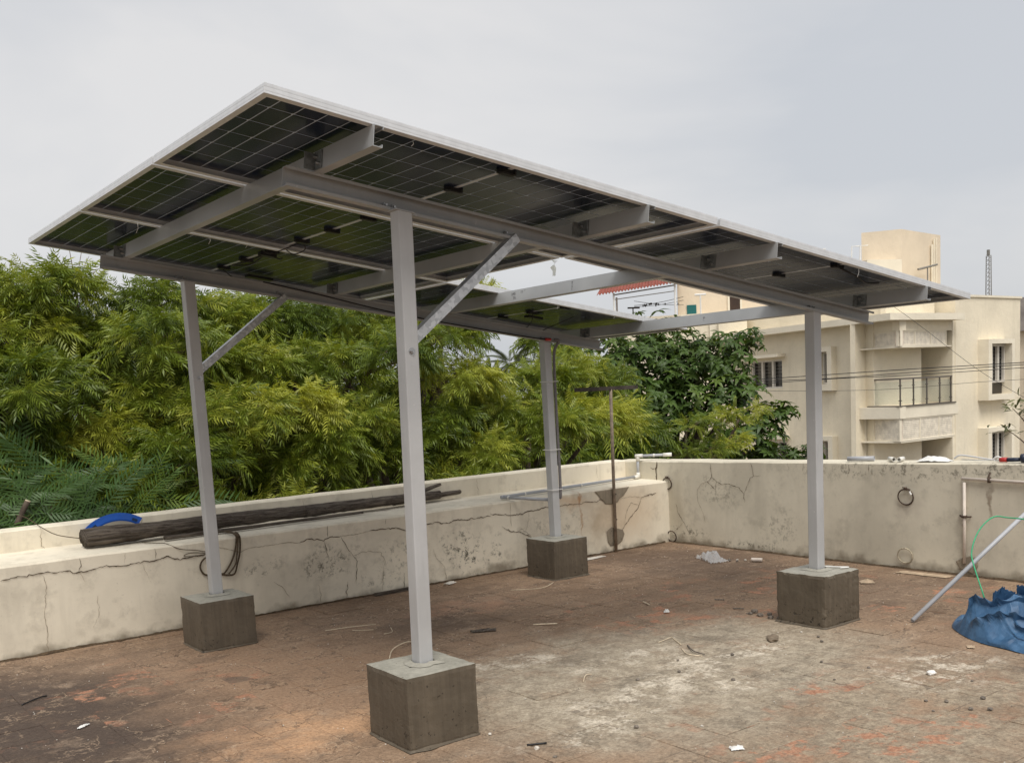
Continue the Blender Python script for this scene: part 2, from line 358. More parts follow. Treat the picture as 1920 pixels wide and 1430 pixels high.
# ------------------------------------------------------------------ the roof terrace: floor, parapets
fl = bpy.data.objects.new('roof_floor', None); COL.objects.link(fl); ORG[fl.name] = Vector((0,0,0)); tag(fl, None, kind='structure')
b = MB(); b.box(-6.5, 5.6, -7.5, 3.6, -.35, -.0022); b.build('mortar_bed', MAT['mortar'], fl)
def tile_mesh(seed):
    r = random.Random(seed); h = TP/2-.0018; c = .0022; j = lambda: r.uniform(-.0012, .0012)
    ps = [(-h+j(), -h+j()), (h+j(), -h+j()), (h+j(), h+j()), (-h+j(), h+j())]
    tz = [r.uniform(-.0009, .0009) for _ in range(4)]
    v = [(x, y, -.012) for x, y in ps] + [(x, y, z-.0016) for (x, y), z in zip(ps, tz)] + [(x*(1-c/h*1.6), y*(1-c/h*1.6), z) for (x, y), z in zip(ps, tz)]
    f = [(0,1,5,4),(1,2,6,5),(2,3,7,6),(3,0,4,7),(4,5,9,8),(5,6,10,9),(6,7,11,10),(7,4,8,11),(8,9,10,11)]
    me = bpy.data.meshes.new('tile'); me.from_pydata(v, [], f); me.materials.append(MAT['floor']); me.update(); return me
tile_ms = [tile_mesh(i) for i in range(14)]
cpos = Vector((-1.544, -3.297, 1.478)); Minv = M.inverted()
spots = []
for i in range(-27, 23):
    for j in range(-39, 7):
        x, y = TX0+(i+.5)*TP, TY0+(j+.5)*TP
        if x > 5.5 or y > 3.5 or x < -6.3 or y < -7.3: continue
        q = Minv @ Vector((x, y, 0)); vis = False; sz = 0
        if q.z < -.3:
            u_ = q.x/-q.z*1.0/(36/35.813)*1.0; px = .5+q.x/-q.z*35.813/36-.00709; py = .5*762/1024+q.y/-q.z*35.813/36-.12226
            vis = -.02 < px < 1.02 and -.02 < py < .76; sz = 1/q.z**2
        spots.append((not vis, -sz, x, y))
spots.sort()
rt = random.Random(3); rest = MB()
for k, (nv, _, x, y) in enumerate(spots):
    dz = rt.uniform(-.0014, .0012) + .0016*(rt.random() < .12); a = rt.choice((0, .5, 1, 1.5))*math.pi
    tx, ty = rt.gauss(0, .0028), rt.gauss(0, .0028)
    if k < 300: shared('tile', tile_ms[rt.randrange(14)], fl, (x, y, dz), (tx, ty, a))
    else:
        me = tile_ms[rt.randrange(14)]; T = Matrix.Translation((x, y, dz)) @ Matrix.Rotation(a, 4, 'Z') @ Matrix.Rotation(tx, 4, 'X')
        rest.add([T @ v.co for v in me.vertices], [tuple(p.vertices) for p in me.polygons])
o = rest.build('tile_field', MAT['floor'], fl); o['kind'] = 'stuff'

def wob(x, y=0, a=.004, s=2.5): return a*mnoise.noise(Vector((x*s, y*s, 3.1)))
def wall_grid(b, f, n, m, mi=0):       # f(u,v) -> point, u,v in 0..1
    vs = [f(i/n, j/m) for j in range(m+1) for i in range(n+1)]
    b.add(vs, [(j*(n+1)+i, j*(n+1)+i+1, (j+1)*(n+1)+i+1, (j+1)*(n+1)+i) for j in range(m) for i in range(n)], mi)

# left: a deep ledge with an upright parapet behind it
X0 = -6.5
lw = thing('ledge_wall', 'cream plastered ledge with long cracks, foliage behind it', 'wall', (-.5,3.5,0))
b = MB(); n = 120
def lz(x): return .585 + wob(x, 0, .006, 1.7) + wob(x, 5, .003, 9)
xs = [X0+(5.5-X0)*i/n for i in range(n+1)]
for i in range(n):
    a, c = xs[i], xs[i+1]
    p = lambda x, y, z: (x, y+wob(x, z, .004, 4), z)
    ch = .012
    for (za, zc, zb, zd) in ((-.3,-.3,.2,.2), (.2,.2,.42,.42), (.42,.42,lz(a)-ch,lz(c)-ch)):
        b.add([p(a,3.5,za), p(c,3.5,zc), p(c,3.5,zd), p(a,3.5,zb)], [(0,1,2,3)])
    b.add([p(a,3.5,lz(a)-ch), p(c,3.5,lz(c)-ch), (c,3.512,lz(c)), (a,3.512,lz(a)), (c,4.09,lz(c)+.012), (a,4.09,lz(a)+.012)], [(0,1,2,3),(3,2,4,5)])
b.build('ledge', MAT['wall_l'], lw, smooth=False)
def pz(x): return .742 + .006*max(0, x)*.8 + wob(x, 2, .003, 3)
b = MB()
for i in range(n):
    a, c = xs[i], xs[i+1]
    if a > 5.5: break
    q = lambda x, y, z: (x, y+wob(x, z, .004, 3), z)
    b.add([q(a,4.08,.5), q(c,4.08,.5), q(c,4.08,pz(c)-.008), q(a,4.08,pz(a)-.008), (a,4.09,pz(a)), (c,4.09,pz(c)), (a,4.215,pz(a)+.006), (c,4.215,pz(c)+.006), (a,4.225,-6.5), (c,4.225,-6.5)],
          [(0,1,2,3),(3,2,5,4),(4,5,7,6),(6,7,9,8)])
b.build('parapet', MAT['wall_l'], lw)

rw = thing('parapet_wall', 'tall grey-stained parapet wall with iron rings closing the terrace on the right', 'wall', (5.5,0,0))
b = MB(); ny = 100; Y0, Y1 = -7.5, 4.23
def rz(y): return .770 + (3.57-y)*.0165 + wob(y, 1, .004, 3) if y > -1.2 else .849
for i in range(ny):
    a, c = Y0+(Y1-Y0)*i/ny, Y0+(Y1-Y0)*(i+1)/ny
    q = lambda y, z: (5.5+wob(y, z, .005, 3.5), y, z)
    for za, zb in ((-.3,.15),(.15,.45)): b.add([q(a,za), q(c,za), q(c,zb), q(a,zb)], [(0,1,2,3)])
    b.add([q(a,.45), q(c,.45), q(c,rz(c)-.01), q(a,rz(a)-.01), (5.512,a,rz(a)), (5.512,c,rz(c)), (5.70,a,rz(a)+.006), (5.70,c,rz(c)+.006), (5.72,a,-6.5), (5.72,c,-6.5)],
          [(0,1,2,3),(3,2,5,4),(4,5,7,6),(6,7,9,8)])
b.add([(5.5,4.23,-6.5),(5.72,4.23,-6.5),(5.71,4.23,.76),(5.5,4.23,.76)], [(0,1,2,3)])
b.build('wall_face', MAT['wall_r'], rw)
# other two sides of the roof, behind and left of the camera
b = MB(); b.box(-6.72, -6.5, -7.72, 4.22, -6.5, .80); tag(b.build('side_parapet', MAT['wall_l']), 'plain cream parapet on the far side of the terrace, out of the picture', 'wall')
b = MB(); b.box(-6.49, 5.49, -7.72, -7.5, -6.5, .80); tag(b.build('rear_parapet', MAT['wall_l']), 'plain cream parapet behind the viewpoint', 'wall')

CR_L = [(7, [(-0.339, 0.498), (-0.239, 0.513), (-0.154, 0.509), (-0.099, 0.513), (-0.044, 0.509), (0.036, 0.506), (0.099, 0.484), (0.216, 0.494), (0.293, 0.507), (0.402, 0.489), (0.499, 0.498), (0.605, 0.494), (0.687, 0.513), (0.74, 0.487), (0.822, 0.48), (0.955, 0.492)]), (3, [(0.977, 0.552), (1.108, 0.507), (1.203, 0.47), (1.275, 0.494), (1.407, 0.492), (1.573, 0.495), (1.657, 0.479)]), (6, [(1.657, 0.479), (1.723, 0.501), (1.798, 0.491), (1.851, 0.469), (1.908, 0.492), (1.997, 0.486)]), (3, [(1.997, 0.486), (2.122, 0.486), (2.239, 0.498)]), (6, [(2.239, 0.498), (2.357, 0.499), (2.477, 0.495), (2.572, 0.458), (2.774, 0.487), (2.851, 0.494), (2.966, 0.47), (3.059, 0.492), (3.138, 0.478), (3.392, 0.482)]), (6, [(3.384, 0.505), (3.503, 0.48), (3.597, 0.466), (3.711, 0.461), (3.781, 0.48), (3.859, 0.479), (3.939, 0.49), (4.014, 0.486), (4.156, 0.486), (4.213, 0.492), (4.337, 0.483), (4.465, 0.49), (4.572, 0.475), (4.616, 0.495), (4.702, 0.461)]), (3, [(4.702, 0.461), (4.769, 0.483), (5.041, 0.481), (5.132, 0.463)]), (9, [(5.132, 0.463), (5.227, 0.475), (5.334, 0.485)]), (6, [(5.132, 0.463), (5.093, 0.375), (5.033, 0.323), (4.914, 0.236), (4.853, 0.152), (4.842, 0.045)]), (4, [(5.094, 0.391), (4.998, 0.427), (4.93, 0.334), (4.909, 0.245)]), (6, [(3.497, 0.386), (3.579, 0.331), (3.674, 0.319), (3.749, 0.28), (3.811, 0.256)]), (4, [(3.674, 0.327), (3.704, 0.339), (3.811, 0.256)]), (3, [(3.79, 0.475), (3.786, 0.406), (3.746, 0.315)]), (3, [(3.599, 0.579), (3.592, 0.466), (3.591, 0.368)]), (5, [(1.893, 0.58), (1.886, 0.495)]), (4, [(1.857, 0.469), (1.867, 0.387), (1.886, 0.344)]), (4, [(1.997, 0.481), (2.046, 0.383), (2.088, 0.327), (2.119, 0.281), (2.107, 0.2), (2.095, 0.119)]), (3, [(2.088, 0.327), (2.17, 0.346), (2.321, 0.326), (2.363, 0.247), (2.339, 0.166), (2.323, 0.022)]), (5, [(2.392, 0.573), (2.384, 0.533)]), (3, [(2.811, 0.283), (2.831, 0.204), (2.903, 0.128), (2.915, 0.006)]), (5, [(2.028, 0.14), (2.007, 0.009)]), (5, [(2.524, 0.129), (2.515, 0.002)]), (3, [(1.782, 0.147), (1.8, 0.083), (1.793, 0.003)]), (3, [(1.437, 0.224), (1.496, 0.181), (1.552, 0.093)]), (3, [(-0.096, 0.496), (-0.08, 0.416), (-0.108, 0.249), (-0.101, 0.145), (-0.108, -0.01)]), (5, [(0.132, 0.575), (0.137, 0.54), (0.12, 0.49)]), (2, [(0.12, 0.49), (0.151, 0.424)]), (4, [(0.612, 0.577), (0.614, 0.5)]), (3, [(0.418, 0.572), (0.407, 0.502)]), (2, [(0.524, 0.485), (0.558, 0.372)]), (2, [(0.217, 0.326), (0.218, 0.193), (0.173, 0.113)])]
CR_R = [(16, [(3.636, 0.761), (3.654, 0.695), (3.644, 0.577), (3.657, 0.457)]), (9, [(3.657, 0.457), (3.648, 0.261), (3.636, 0.098)]), (6, [(3.654, 0.695), (3.728, 0.704)]), (5, [(2.966, 0.765), (2.951, 0.644), (3.006, 0.59), (2.909, 0.528), (2.899, 0.605), (2.951, 0.644)]), (5, [(2.9, 0.599), (2.815, 0.577), (2.763, 0.585), (2.649, 0.559), (2.582, 0.503), (2.578, 0.428)]), (4, [(2.582, 0.503), (2.51, 0.649), (2.472, 0.665), (2.494, 0.757), (2.506, 0.776)]), (4, [(2.472, 0.665), (2.393, 0.672)]), (3, [(3.006, 0.595), (3.081, 0.572), (3.131, 0.513), (3.128, 0.419), (3.064, 0.298), (3.04, 0.217)]), (4, [(3.404, 0.373), (3.386, 0.299), (3.318, 0.208), (3.238, 0.097)]), (3, [(3.318, 0.197), (3.452, 0.091)]), (4, [(1.951, 0.789), (1.958, 0.724)]), (4, [(2.109, 0.786), (2.099, 0.729)]), (4, [(1.521, 0.79), (1.516, 0.748), (1.532, 0.692)]), (4, [(1.344, 0.794), (1.34, 0.719)]), (4, [(1.03, 0.802), (1.034, 0.761), (1.043, 0.721)])]
CR_P = [(3, [(0.047, 0.714), (0.037, 0.614), (0.076, 0.572)]), (4, [(0.724, 0.729), (0.718, 0.691)]), (3, [(1.985, 0.73), (1.991, 0.66)]), (4, [(2.611, 0.734), (2.612, 0.666)]), (3, [(3.677, 0.744), (3.688, 0.58)]), (3, [(5.106, 0.744), (5.121, 0.628)])]
def crack(parent, pts, w, P3, seed, i):
    r = random.Random(seed); p2 = []
    for (a, za), (c, zc) in zip(pts[:-1], pts[1:]):
        L = math.hypot(c-a, zc-za); k = max(2, int(L/.016))
        for s in range(k):
            t = s/k; jx, jz = r.gauss(0, .0022+w*.00022), r.gauss(0, .0022+w*.00022)
            p2.append((a+(c-a)*t+(jx if s else 0), za+(zc-za)*t+(jz if s else 0)))
    p2.append(pts[-1]); b = MB(); n_ = len(p2); vs = []
    for k, (x, z) in enumerate(p2):
        x0, z0 = p2[max(k-1,0)]; x1, z1 = p2[min(k+1,n_-1)]; dx, dz = x1-x0, z1-z0; l = math.hypot(dx, dz) or 1
        ww = w*.00040*(.45+1.1*r.random())*min(1, .35+min(k, n_-1-k)*.3)
        vs += [P3(x-dz/l*ww, z+dx/l*ww), P3(x+dz/l*ww, z-dx/l*ww)]
    b.add(vs, [(2*k, 2*k+1, 2*k+3, 2*k+2) for k in range(n_-1)])
    return b.build('crack', MAT['crack'] if w >= 4 else MAT['crack_fine'], parent)
for i, (w, pts) in enumerate(CR_L): crack(lw, pts, w, lambda x, z: (x, 3.4965+wob(x, z, .004, 4)*1.0-.0025, z), i, i)
for i, (w, pts) in enumerate(CR_P): crack(lw, pts, w, lambda x, z: (x, 4.0745, z), 50+i, i)
for i, (w, pts) in enumerate(CR_R): crack(rw, pts, w, lambda y, z: (5.4935, y, z), 90+i, i)
# crumbling joint where the plaster meets the floor
for nm, P3, a0, a1, par in (('base_joint', lambda t, z, d: (t, 3.5-d, z), -6.4, 5.45, lw), ('base_joint', lambda t, z, d: (5.5-d, t, z), -7.4, 3.45, rw)):
    b = MB(); t = a0; r = random.Random(a1); vs = []
    while t < a1:
        h = .006+.014*abs(mnoise.noise(Vector((t*3, a1, 0))))+.006*r.random(); d = .006+.022*abs(mnoise.noise(Vector((t*4, a1, 5))))*(.5+r.random())
        vs += [P3(t, h, .0055), P3(t, .0035, .008+d)]; t += .025
    b.add(vs, [(2*k, 2*k+1, 2*k+3, 2*k+2) for k in range(len(vs)//2-1)]); b.build(nm, MAT['crack'], par)
# cement patches round the clothes-line pole, a broken-off plaster scab on the right wall
def patch(parent, name, pts, P3, mat, th=.004):
    b = MB(); n_ = len(pts); cx = sum(p[0] for p in pts)/n_; cz = sum(p[1] for p in pts)/n_
    vs = [P3(x, z, .001) for x, z in pts] + [P3(cx+(x-cx)*.9, cz+(z-cz)*.9, th) for x, z in pts]
    b.add(vs, [(k, (k+1) % n_, n_+(k+1) % n_, n_+k) for k in range(n_)] + [tuple(range(n_, 2*n_))]); return b.build(name, mat, parent)
PL = lambda x, z, d: (x, 3.4945-d, z)
patch(lw, 'cement_patch', [(4.55,.574),(4.60,.53),(4.63,.49),(4.66,.478),(4.67,.45),(4.75,.438),(4.83,.45),(4.86,.485),(4.90,.50),(4.95,.545),(4.98,.578)], PL, MAT['cement_patch'])
patch(lw, 'cement_patch', [(4.68,.20),(4.69,.10),(4.72,.06),(4.80,.055),(4.87,.09),(4.90,.15),(4.88,.19),(4.83,.205),(4.74,.23)], PL, MAT['cement_patch'])
patch(rw, 'broken_plaster', [(.50,.02),(.60,.05),(.63,.10),(.58,.13),(.52,.15),(.47,.14),(.46,.08)], lambda y, z, d: (5.4945-d, y, z), MAT['cement_patch'])

# ------------------------------------------------------------------ concrete footings
BLK = [('A', .757, .455, -.02, .322, 'nearest concrete footing, in the middle of the picture'),
       ('D', 3.659, .494, .006, .318, 'rough-cornered concrete footing near the blue tarpaulin'),
       ('B', .781, 2.889, -.013, .308, 'concrete footing close under the hanging rope, at left'),
       ('C', 3.662, 2.985, .005, .313, 'farthest concrete footing, by the thin brown pole')]
for nm, x, y, a, h, lab in BLK:
    bm = bmesh.new(); bmesh.ops.create_cube(bm, size=1)
    bmesh.ops.subdivide_edges(bm, edges=bm.edges, cuts=15, use_grid_fill=True)
    sd = ord(nm); W_ = .351
    for v in bm.verts:
        c = v.co.copy(); e = sum(abs(abs(k)-.5) < .02 for k in c)
        p = Vector((c.x*W_, c.y*W_, (c.z+.5)*h))
        nz = mnoise.noise(p*9+Vector((sd,0,0))); nf = mnoise.noise(p*38+Vector((0,sd,0)))
        s = .0024*nz + .0014*nf
        if e >= 2: s -= .0024 + .006*max(0, nf) + .010*max(0, mnoise.noise(p*13+Vector((sd,sd,0)))-.15) + (.010*max(0, mnoise.noise(p*26+Vector((0,0,sd)))) if nm == 'D' else 0)
        if nm == 'D' and c.x > .1 and c.y < -.45: s -= .006*max(0, mnoise.noise(p*45))
        if e: d = Vector([math.copysign(1, k) if abs(abs(k)-.5) < .02 else 0 for k in c]).normalized(); p += d*s
        v.co = p
    me = bpy.data.meshes.new('concrete_footing'); 
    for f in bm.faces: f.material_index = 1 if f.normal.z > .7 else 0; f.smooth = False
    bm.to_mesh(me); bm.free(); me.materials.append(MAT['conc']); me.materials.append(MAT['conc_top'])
    o = bpy.data.objects.new('concrete_footing', me); COL.objects.link(o); o.location = (x, y, .0005); o.rotation_euler = (0, 0, a)
    tag(o, lab, 'footing', 'footings under the canopy posts'); ORG[o.name] = Vector((0,0,0))
    # smear of grout where the post goes in, slurry squeezed out along the foot
    pc = {'A':(.746+.026,.417+.042), 'D':(3.658,.497), 'B':(.754+.041,2.899+.031), 'C':(3.626+.040,2.966+.031)}[nm]; pc = Matrix.Rotation(-a, 2) @ Vector((pc[0]-x, pc[1]-y))
    g = MB(); n_ = 22; vs = []
    for r_, z_ in ((.046,.010),(.060,.006),(.080,.0015)):
        for k in range(n_):
            t = 2*math.pi*k/n_; q = 1/max(abs(math.cos(t)), abs(math.sin(t)))**.6; rr = r_*q*(1+.25*mnoise.noise(Vector((math.cos(t)*2,math.sin(t)*2,sd))))
            vs.append((pc.x+rr*math.cos(t), pc.y+rr*math.sin(t), h+.001+z_*(1+.5*mnoise.noise(Vector((math.cos(t)*3,math.sin(t)*3,sd+4))))))
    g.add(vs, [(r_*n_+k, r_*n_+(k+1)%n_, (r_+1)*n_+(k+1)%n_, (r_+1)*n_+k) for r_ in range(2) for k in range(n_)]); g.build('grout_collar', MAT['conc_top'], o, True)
    g = MB(); vs = []; n_ = 72
    for k in range(n_):
        t = 2*math.pi*k/n_; q = (W_/2)/max(abs(math.cos(t)), abs(math.sin(t))); e_ = .006+.030*max(0, mnoise.noise(Vector((math.cos(t)*2.5,math.sin(t)*2.5,sd*1.7))))
        vs += [(q*math.cos(t)*.985, q*math.sin(t)*.985, .010+e_*.2), ((q+e_)*math.cos(t), (q+e_)*math.sin(t), .0022)]
    g.add(vs, [(2*k, 2*((k+1)%n_), 2*((k+1)%n_)+1, 2*k+1) for k in range(n_)]); g.build('slurry_edge', MAT['conc'], o, True)

# ------------------------------------------------------------------ steel canopy frame
AX = R(7.704); Z0 = 2.526
EX, EY, EN = Vector((math.cos(AX), 0, -math.sin(AX))), Vector((0,1,0)), Vector((math.sin(AX), 0, math.cos(AX)))
def PF(p): return Vector((0,0,Z0)) + EX*p[0] + EY*p[1] + EN*p[2]     # panel plane -> world
fr = thing('canopy_frame', 'grey steel canopy frame of posts, beams and rafters carrying the panels', 'frame', (2.2,1.7,.31))
HB, FB = .078, .040
def channel(b, axis, a0, a1, web, flange_dir, z1, h=HB, fl_=FB, lip=.012, t=.0026, T=PF):
    """lipped C channel along 'x' or 'y'; web plane at coordinate web, flanges towards flange_dir"""
    d = flange_dir
    prof = [(0,0),(d*fl_,0),(d*fl_,lip),(d*(fl_-t),lip),(d*(fl_-t),t),(d*t,t),(d*t,h-t),(d*(fl_-t),h-t),(d*(fl_-t),h-lip),(d*fl_,h-lip),(d*fl_,h),(0,h)]
    n_ = len(prof); vs = []
    for a in (a0, a1):
        for u_, z in prof: vs.append(T((a, web+u_, z1-h+z)) if axis == 'x' else T((web+u_, a, z1-h+z)))
    fs = [(k, (k+1) % n_, n_+(k+1) % n_, n_+k) for k in range(n_)]
    for o_ in (0, n_):       # end caps as the five walls of the profile
        for q in ((0,1,4,5),(1,2,3,4),(0,5,6,11),(6,7,10,11),(7,8,9,10)): fs.append(tuple(o_+k for k in q))
    b.add(vs, fs)
HR = .078
for yw in (.494, 2.992):
    b = MB(); channel(b, 'x', .30, 4.275, yw, -1, -HR-.001); b.build('beam', MAT['beam'], fr)
RX = (.417, 1.813, 2.713, 4.082)
raf = []
for x in RX:
    b = MB(); channel(b, 'y', -.012, 3.30, x, 1, -.001); raf.append(b.build('rafter', MAT['channel'], fr))
hexn = lambda b, c, ax, r, h: b.tube([c, Vector(c)+Vector(ax)*h], r, 6)
for k, x in enumerate(RX):
    for y in (.385, 2.905):
        b = MB(); b.box(x-.0055, x-.0005, y, y+.062, -.077, -.006, PF); b.box(x-.05, x-.0055, y+.057, y+.062, -.0775, -.012, PF)
        o = b.build('cleat', MAT['zinc'], fr)
        b = MB()
        for yy, zz in ((.018,-.058),(.042,-.03)):
            c = PF((x-.0055, y+yy, zz)); b.tube([c, c-EX*.008], .0085, 6); b.tube([c-EX*.008, c-EX*.016], .005, 6)
        b.build('bolt', MAT['bolt'], o)
PST = [(.746,.417,.322,-.009,.007,.009,-.007,0), (3.623,.462,.318,0,0,0,0,1), (.754,2.899,.308,.006,-.004,-.010,.007,2), (3.626,2.966,.313,.005,-.004,-.009,.007,3)]
PW = .0692
POSTS = []
for x, y, zb, bx, by, tx, ty, k in PST:
    def topz(xx): return Z0 - math.tan(AX)*xx - (HR+HB+.006)/math.cos(AX)
    b = MB(); r = .005; prof = []
    for cx, cy, a in ((PW-r,PW-r,0),(r,PW-r,90),(r,r,180),(PW-r,r,270)):
        for q in (0, 45, 90): prof.append((cx+r*math.cos(R(a+q)), cy+r*math.sin(R(a+q))))
    vs = [(x+bx+p[0], y+by+p[1], zb-.02) for p in prof] + [(x+tx+p[0], y+ty+p[1], topz(x+tx+p[0])) for p in prof]
    n_ = len(prof); b.add(vs, [(q, (q+1) % n_, n_+(q+1) % n_, n_+q) for q in range(n_)] + [tuple(range(n_, 2*n_))])
    po = b.build('post', MAT['post'], fr); POSTS.append(po)
    for p in po.data.polygons: p.use_smooth = False
    b = MB(); x0, x1 = x+tx-.012, x+tx+PW+.012
    zt = lambda xx: topz(xx)+.0005
    b.hexa([(x0,y+ty-.004,zt(x0)),(x1,y+ty-.004,zt(x1)),(x1,y+ty+PW+.004,zt(x1)),(x0,y+ty+PW+.004,zt(x0)),(x0,y+ty-.004,zt(x0)+.005),(x1,y+ty-.004,zt(x1)+.005),(x1,y+ty+PW+.004,zt(x1)+.005),(x0,y+ty+PW+.004,zt(x0)+.005)])
    b.build('cap_plate', MAT['beam'], po)
    # bolts through the beam web above the post
    b = MB(); yb = .491 if y < 1 else 2.989
    for dx in (.012, .052):
        c = PF(((x+tx+dx)/math.cos(AX)-.012, yb, -HR-.001-.055)); b.tube([c, c-EY*.009], .0105, 6); b.tube([c-EY*.009, c-EY*.022], .006, 6)
    b.build('bolt', MAT['bolt'], po)
# diagonal braces on the two left posts
for (xp, yf, z0, xb, po) in ((.822+.004, .452, 1.742, 1.395, POSTS[0]), (.823-.004, 2.945, 1.735, 1.415, POSTS[2])):
    A0 = Vector((xp-.03, yf, z0-.035)); A1 = Vector((xb*math.cos(AX)+.03, yf, Z0-math.tan(AX)*xb*math.cos(AX)-.150)); 
    d = (A1-A0).normalized(); nrm = Vector((-d.z, 0, d.x))
    b = MB(); w_, t = .042, .0045
    def bar(o0, o1, y0, y1): b.hexa([A0+nrm*o0+EY*y0, A1+nrm*o0+EY*y0, A1+nrm*o0+EY*y1, A0+nrm*o0+EY*y1, A0+nrm*o1+EY*y0, A1+nrm*o1+EY*y0, A1+nrm*o1+EY*y1, A0+nrm*o1+EY*y1])
    bar(-w_/2, w_/2, -t, 0); bar(w_/2-t, w_/2, .0, w_)
    b.build('brace', MAT['galv'], fr)
for (x, y, z, po) in ((.784, .4155, 1.677, POSTS[0]), (.792, 2.9, 1.668, POSTS[2])):
    b = MB(); c = Vector((x, y, z)); b.tube([c, c-EY*.002], .017, 16); b.tube([c-EY*.002, c-EY*.009], .0105, 6); b.tube([c-EY*.009, c-EY*.014], .006, 8)
    b.build('bolt', MAT['bolt'], po)
for xb, yb in ((1.40, .491), (1.42, 2.989)):
    b = MB(); c = PF((xb, yb, -HR-.05)); b.tube([c, c-EY*.009], .0105, 6); b.tube([c-EY*.009, c-EY*.02], .006, 6); b.build('bolt', MAT['bolt'], fr)
# pencil marks left by the fitters on two rafters
MAT['mark'] = plain('marker_ink', (.06,.06,.07), .8, 0, .1, 9)
def scribble(par, x, y0, strokes):
    b = MB()
    for st in strokes:
        pts = [PF((x-.0008, y0-u_, -.039+w_)) for u_, w_ in st]
        b.tube(pts, .0011, 4)
    b.build('pencil_mark', MAT['mark'], par)
dig = {'2': [(0,.012),(.007,.016),(.011,.010),(0,0),(.012,0)], '4': [(.009,0),(.009,.016),(0,.005),(.013,.005)], '5': [(.011,.016),(.001,.016),(.001,.009),(.010,.007),(.008,0),(0,0)], '0': [(0,.008),(.005,.016),(.011,.008),(.005,0),(0,.008)], '1': [(.004,0),(.004,.016)], '7': [(0,.016),(.011,.016),(.004,0)]}
def word(s, u0, w0, k=1.0): return [[(u0+i*.016*k+u_*k, w0+w_*k) for u_, w_ in dig[c]] for i, c in enumerate(s)]
scribble(raf[2], RX[2], 2.16, word('245', 0, .006) + word('70', .02, -.022) + word('11', .10, .010) + [[(.140,.022),(.146,.028)]])
scribble(raf[2], RX[2], 1.55, [[(0,.025),(.012,.025),(.004,.012),(.012,.008)], [(.002,0),(.012,-.004),(.003,-.012)], [(.006,-.018),(.008,-.028)]])
scribble(raf[3], RX[3], 1.70, [[(0,.015),(.006,.0),(.012,.015),(.016,.002)], [(.004,-.012),(.012,-.012)]])

# ------------------------------------------------------------------ solar panels
PLn, PSn, PT, GX, GY = 2.278, 1.134, .035, .020, .021
def rail(b, x0, x1, y0, y1, inward):       # one side of the frame, standing on the panel bottom
    b.box(x0, x1, y0, y1, 0, PT)
pan = thing('solar_panel', 'x', 'solar panel', (0,0,0))
def panel_meshes():
    D = {}
    fw = .011
    for key, (x0,x1,y0,y1), (fx0,fx1,fy0,fy1) in (
        ('f', (0,PLn,0,fw), (fw,PLn-fw,fw,.033)), ('b', (0,PLn,PSn-fw,PSn), (fw,PLn-fw,PSn-.033,PSn-fw)),
        ('l', (0,fw,fw,PSn-fw), (fw,.024,.033,PSn-.033)), ('r', (PLn-fw,PLn,fw,PSn-fw), (PLn-.024,PLn-fw,.033,PSn-.033))):
        b = MB(); b.box(x0,x1,y0,y1,0,PT); b.box(fx0,fx1,fy0,fy1,0,.0018)
        # two shallow grooves on the outside
        e = .0006
        if key in 'fb':
            yy = (-e, 0) if key == 'f' else (PSn, PSn+e)
            for z0, z1 in ((.0005,.006),(.0095,.020),(.0235,.0345)): b.box(.0005, PLn-.0005, yy[0], yy[1], z0, z1)
        else:
            xx = (-e, 0) if key == 'l' else (PLn, PLn+e)
            for z0, z1 in ((.0005,.006),(.0095,.020),(.0235,.0345)): b.box(xx[0], xx[1], .0005, PSn-.0005, z0, z1)
        D[key] = b
    return D
for b in panel_meshes().values(): b.build('frame_rail', MAT['alu'], pan)
b = MB(); b.box(.012, PLn-.012, .012, PSn-.012, .0285, .0325); b.build('back_glass', MAT['laminate'], pan)
b = MB(); hx, hy, ch = .0437, .0888, .008
b.prism([(-hx,-hy),(hx-ch*.6,-hy),(hx,-hy+ch),(hx,hy-ch),(hx-ch*.6,hy),(-hx,hy)], -.0009, 0)
_c = b.build('cell', MAT['cell'], pan); cell_me = _c.data; bpy.data.objects.remove(_c)
for i in range(24):
    for j in range(6):
        half = 0 if i < 12 else 1
        x = PLn/2 + (-.010-(11-i+.5)*.0929 if half == 0 else .010+(i-12+.5)*.0929); y = PSn/2 + (j-2.5)*.1842
        shared('cell', cell_me, pan, (x, y, .0284), (0, 0, math.pi if half else 0))
b = MB(); b.box(PLn/2-.0068, PLn/2+.0068, .034, PSn-.034, .0272, .0284); b.build('ribbon_strip', MAT['strip'], pan)
for yy in (.152, .546, .912):
    b = MB(); pr = [(-.042,-.017),(-.030,-.024),(.030,-.024),(.042,-.017),(.042,.012),(.034,.019),(-.034,.019),(-.042,.012)]
    b.prism([(PLn/2+x, yy+y) for x, y in pr], .012, .0271); o = b.build('junction_box', MAT['black'], pan)
    b = MB(); b.prism([(PLn/2+x*.8, yy+y*.75) for x, y in pr], .0095, .0120); b.build('box_lid', MAT['black'], o)
def copy_tree(o, parent=None):
    c = o.copy(); COL.objects.link(c); c.parent = parent
    for ch in list(o.children): copy_tree(ch, c)
    return c
PAN = [(0,0,'front-left solar panel, the nearest and highest corner of the array'), (1,0,'front-right solar panel, reflecting red, reaching toward the cream building'),
       (0,1,'middle solar panel behind the front beam, with open sky on its right'), (0,2,'rear-left solar panel, reflecting green foliage at the left edge'), (1,2,'rear-right solar panel beyond the open gap, above the farthest post')]
PROOT = []
for k, (i, j, lab) in enumerate(PAN):
    o = pan if k == 0 else copy_tree(pan)
    o.location = PF((i*(PLn+GX), j*(PSn+GY), 0)); o.rotation_euler = (0, AX, 0)
    tag(o, lab, 'solar panel', 'solar panels on the canopy'); PROOT.append(o)
bpy.context.view_layer.update()
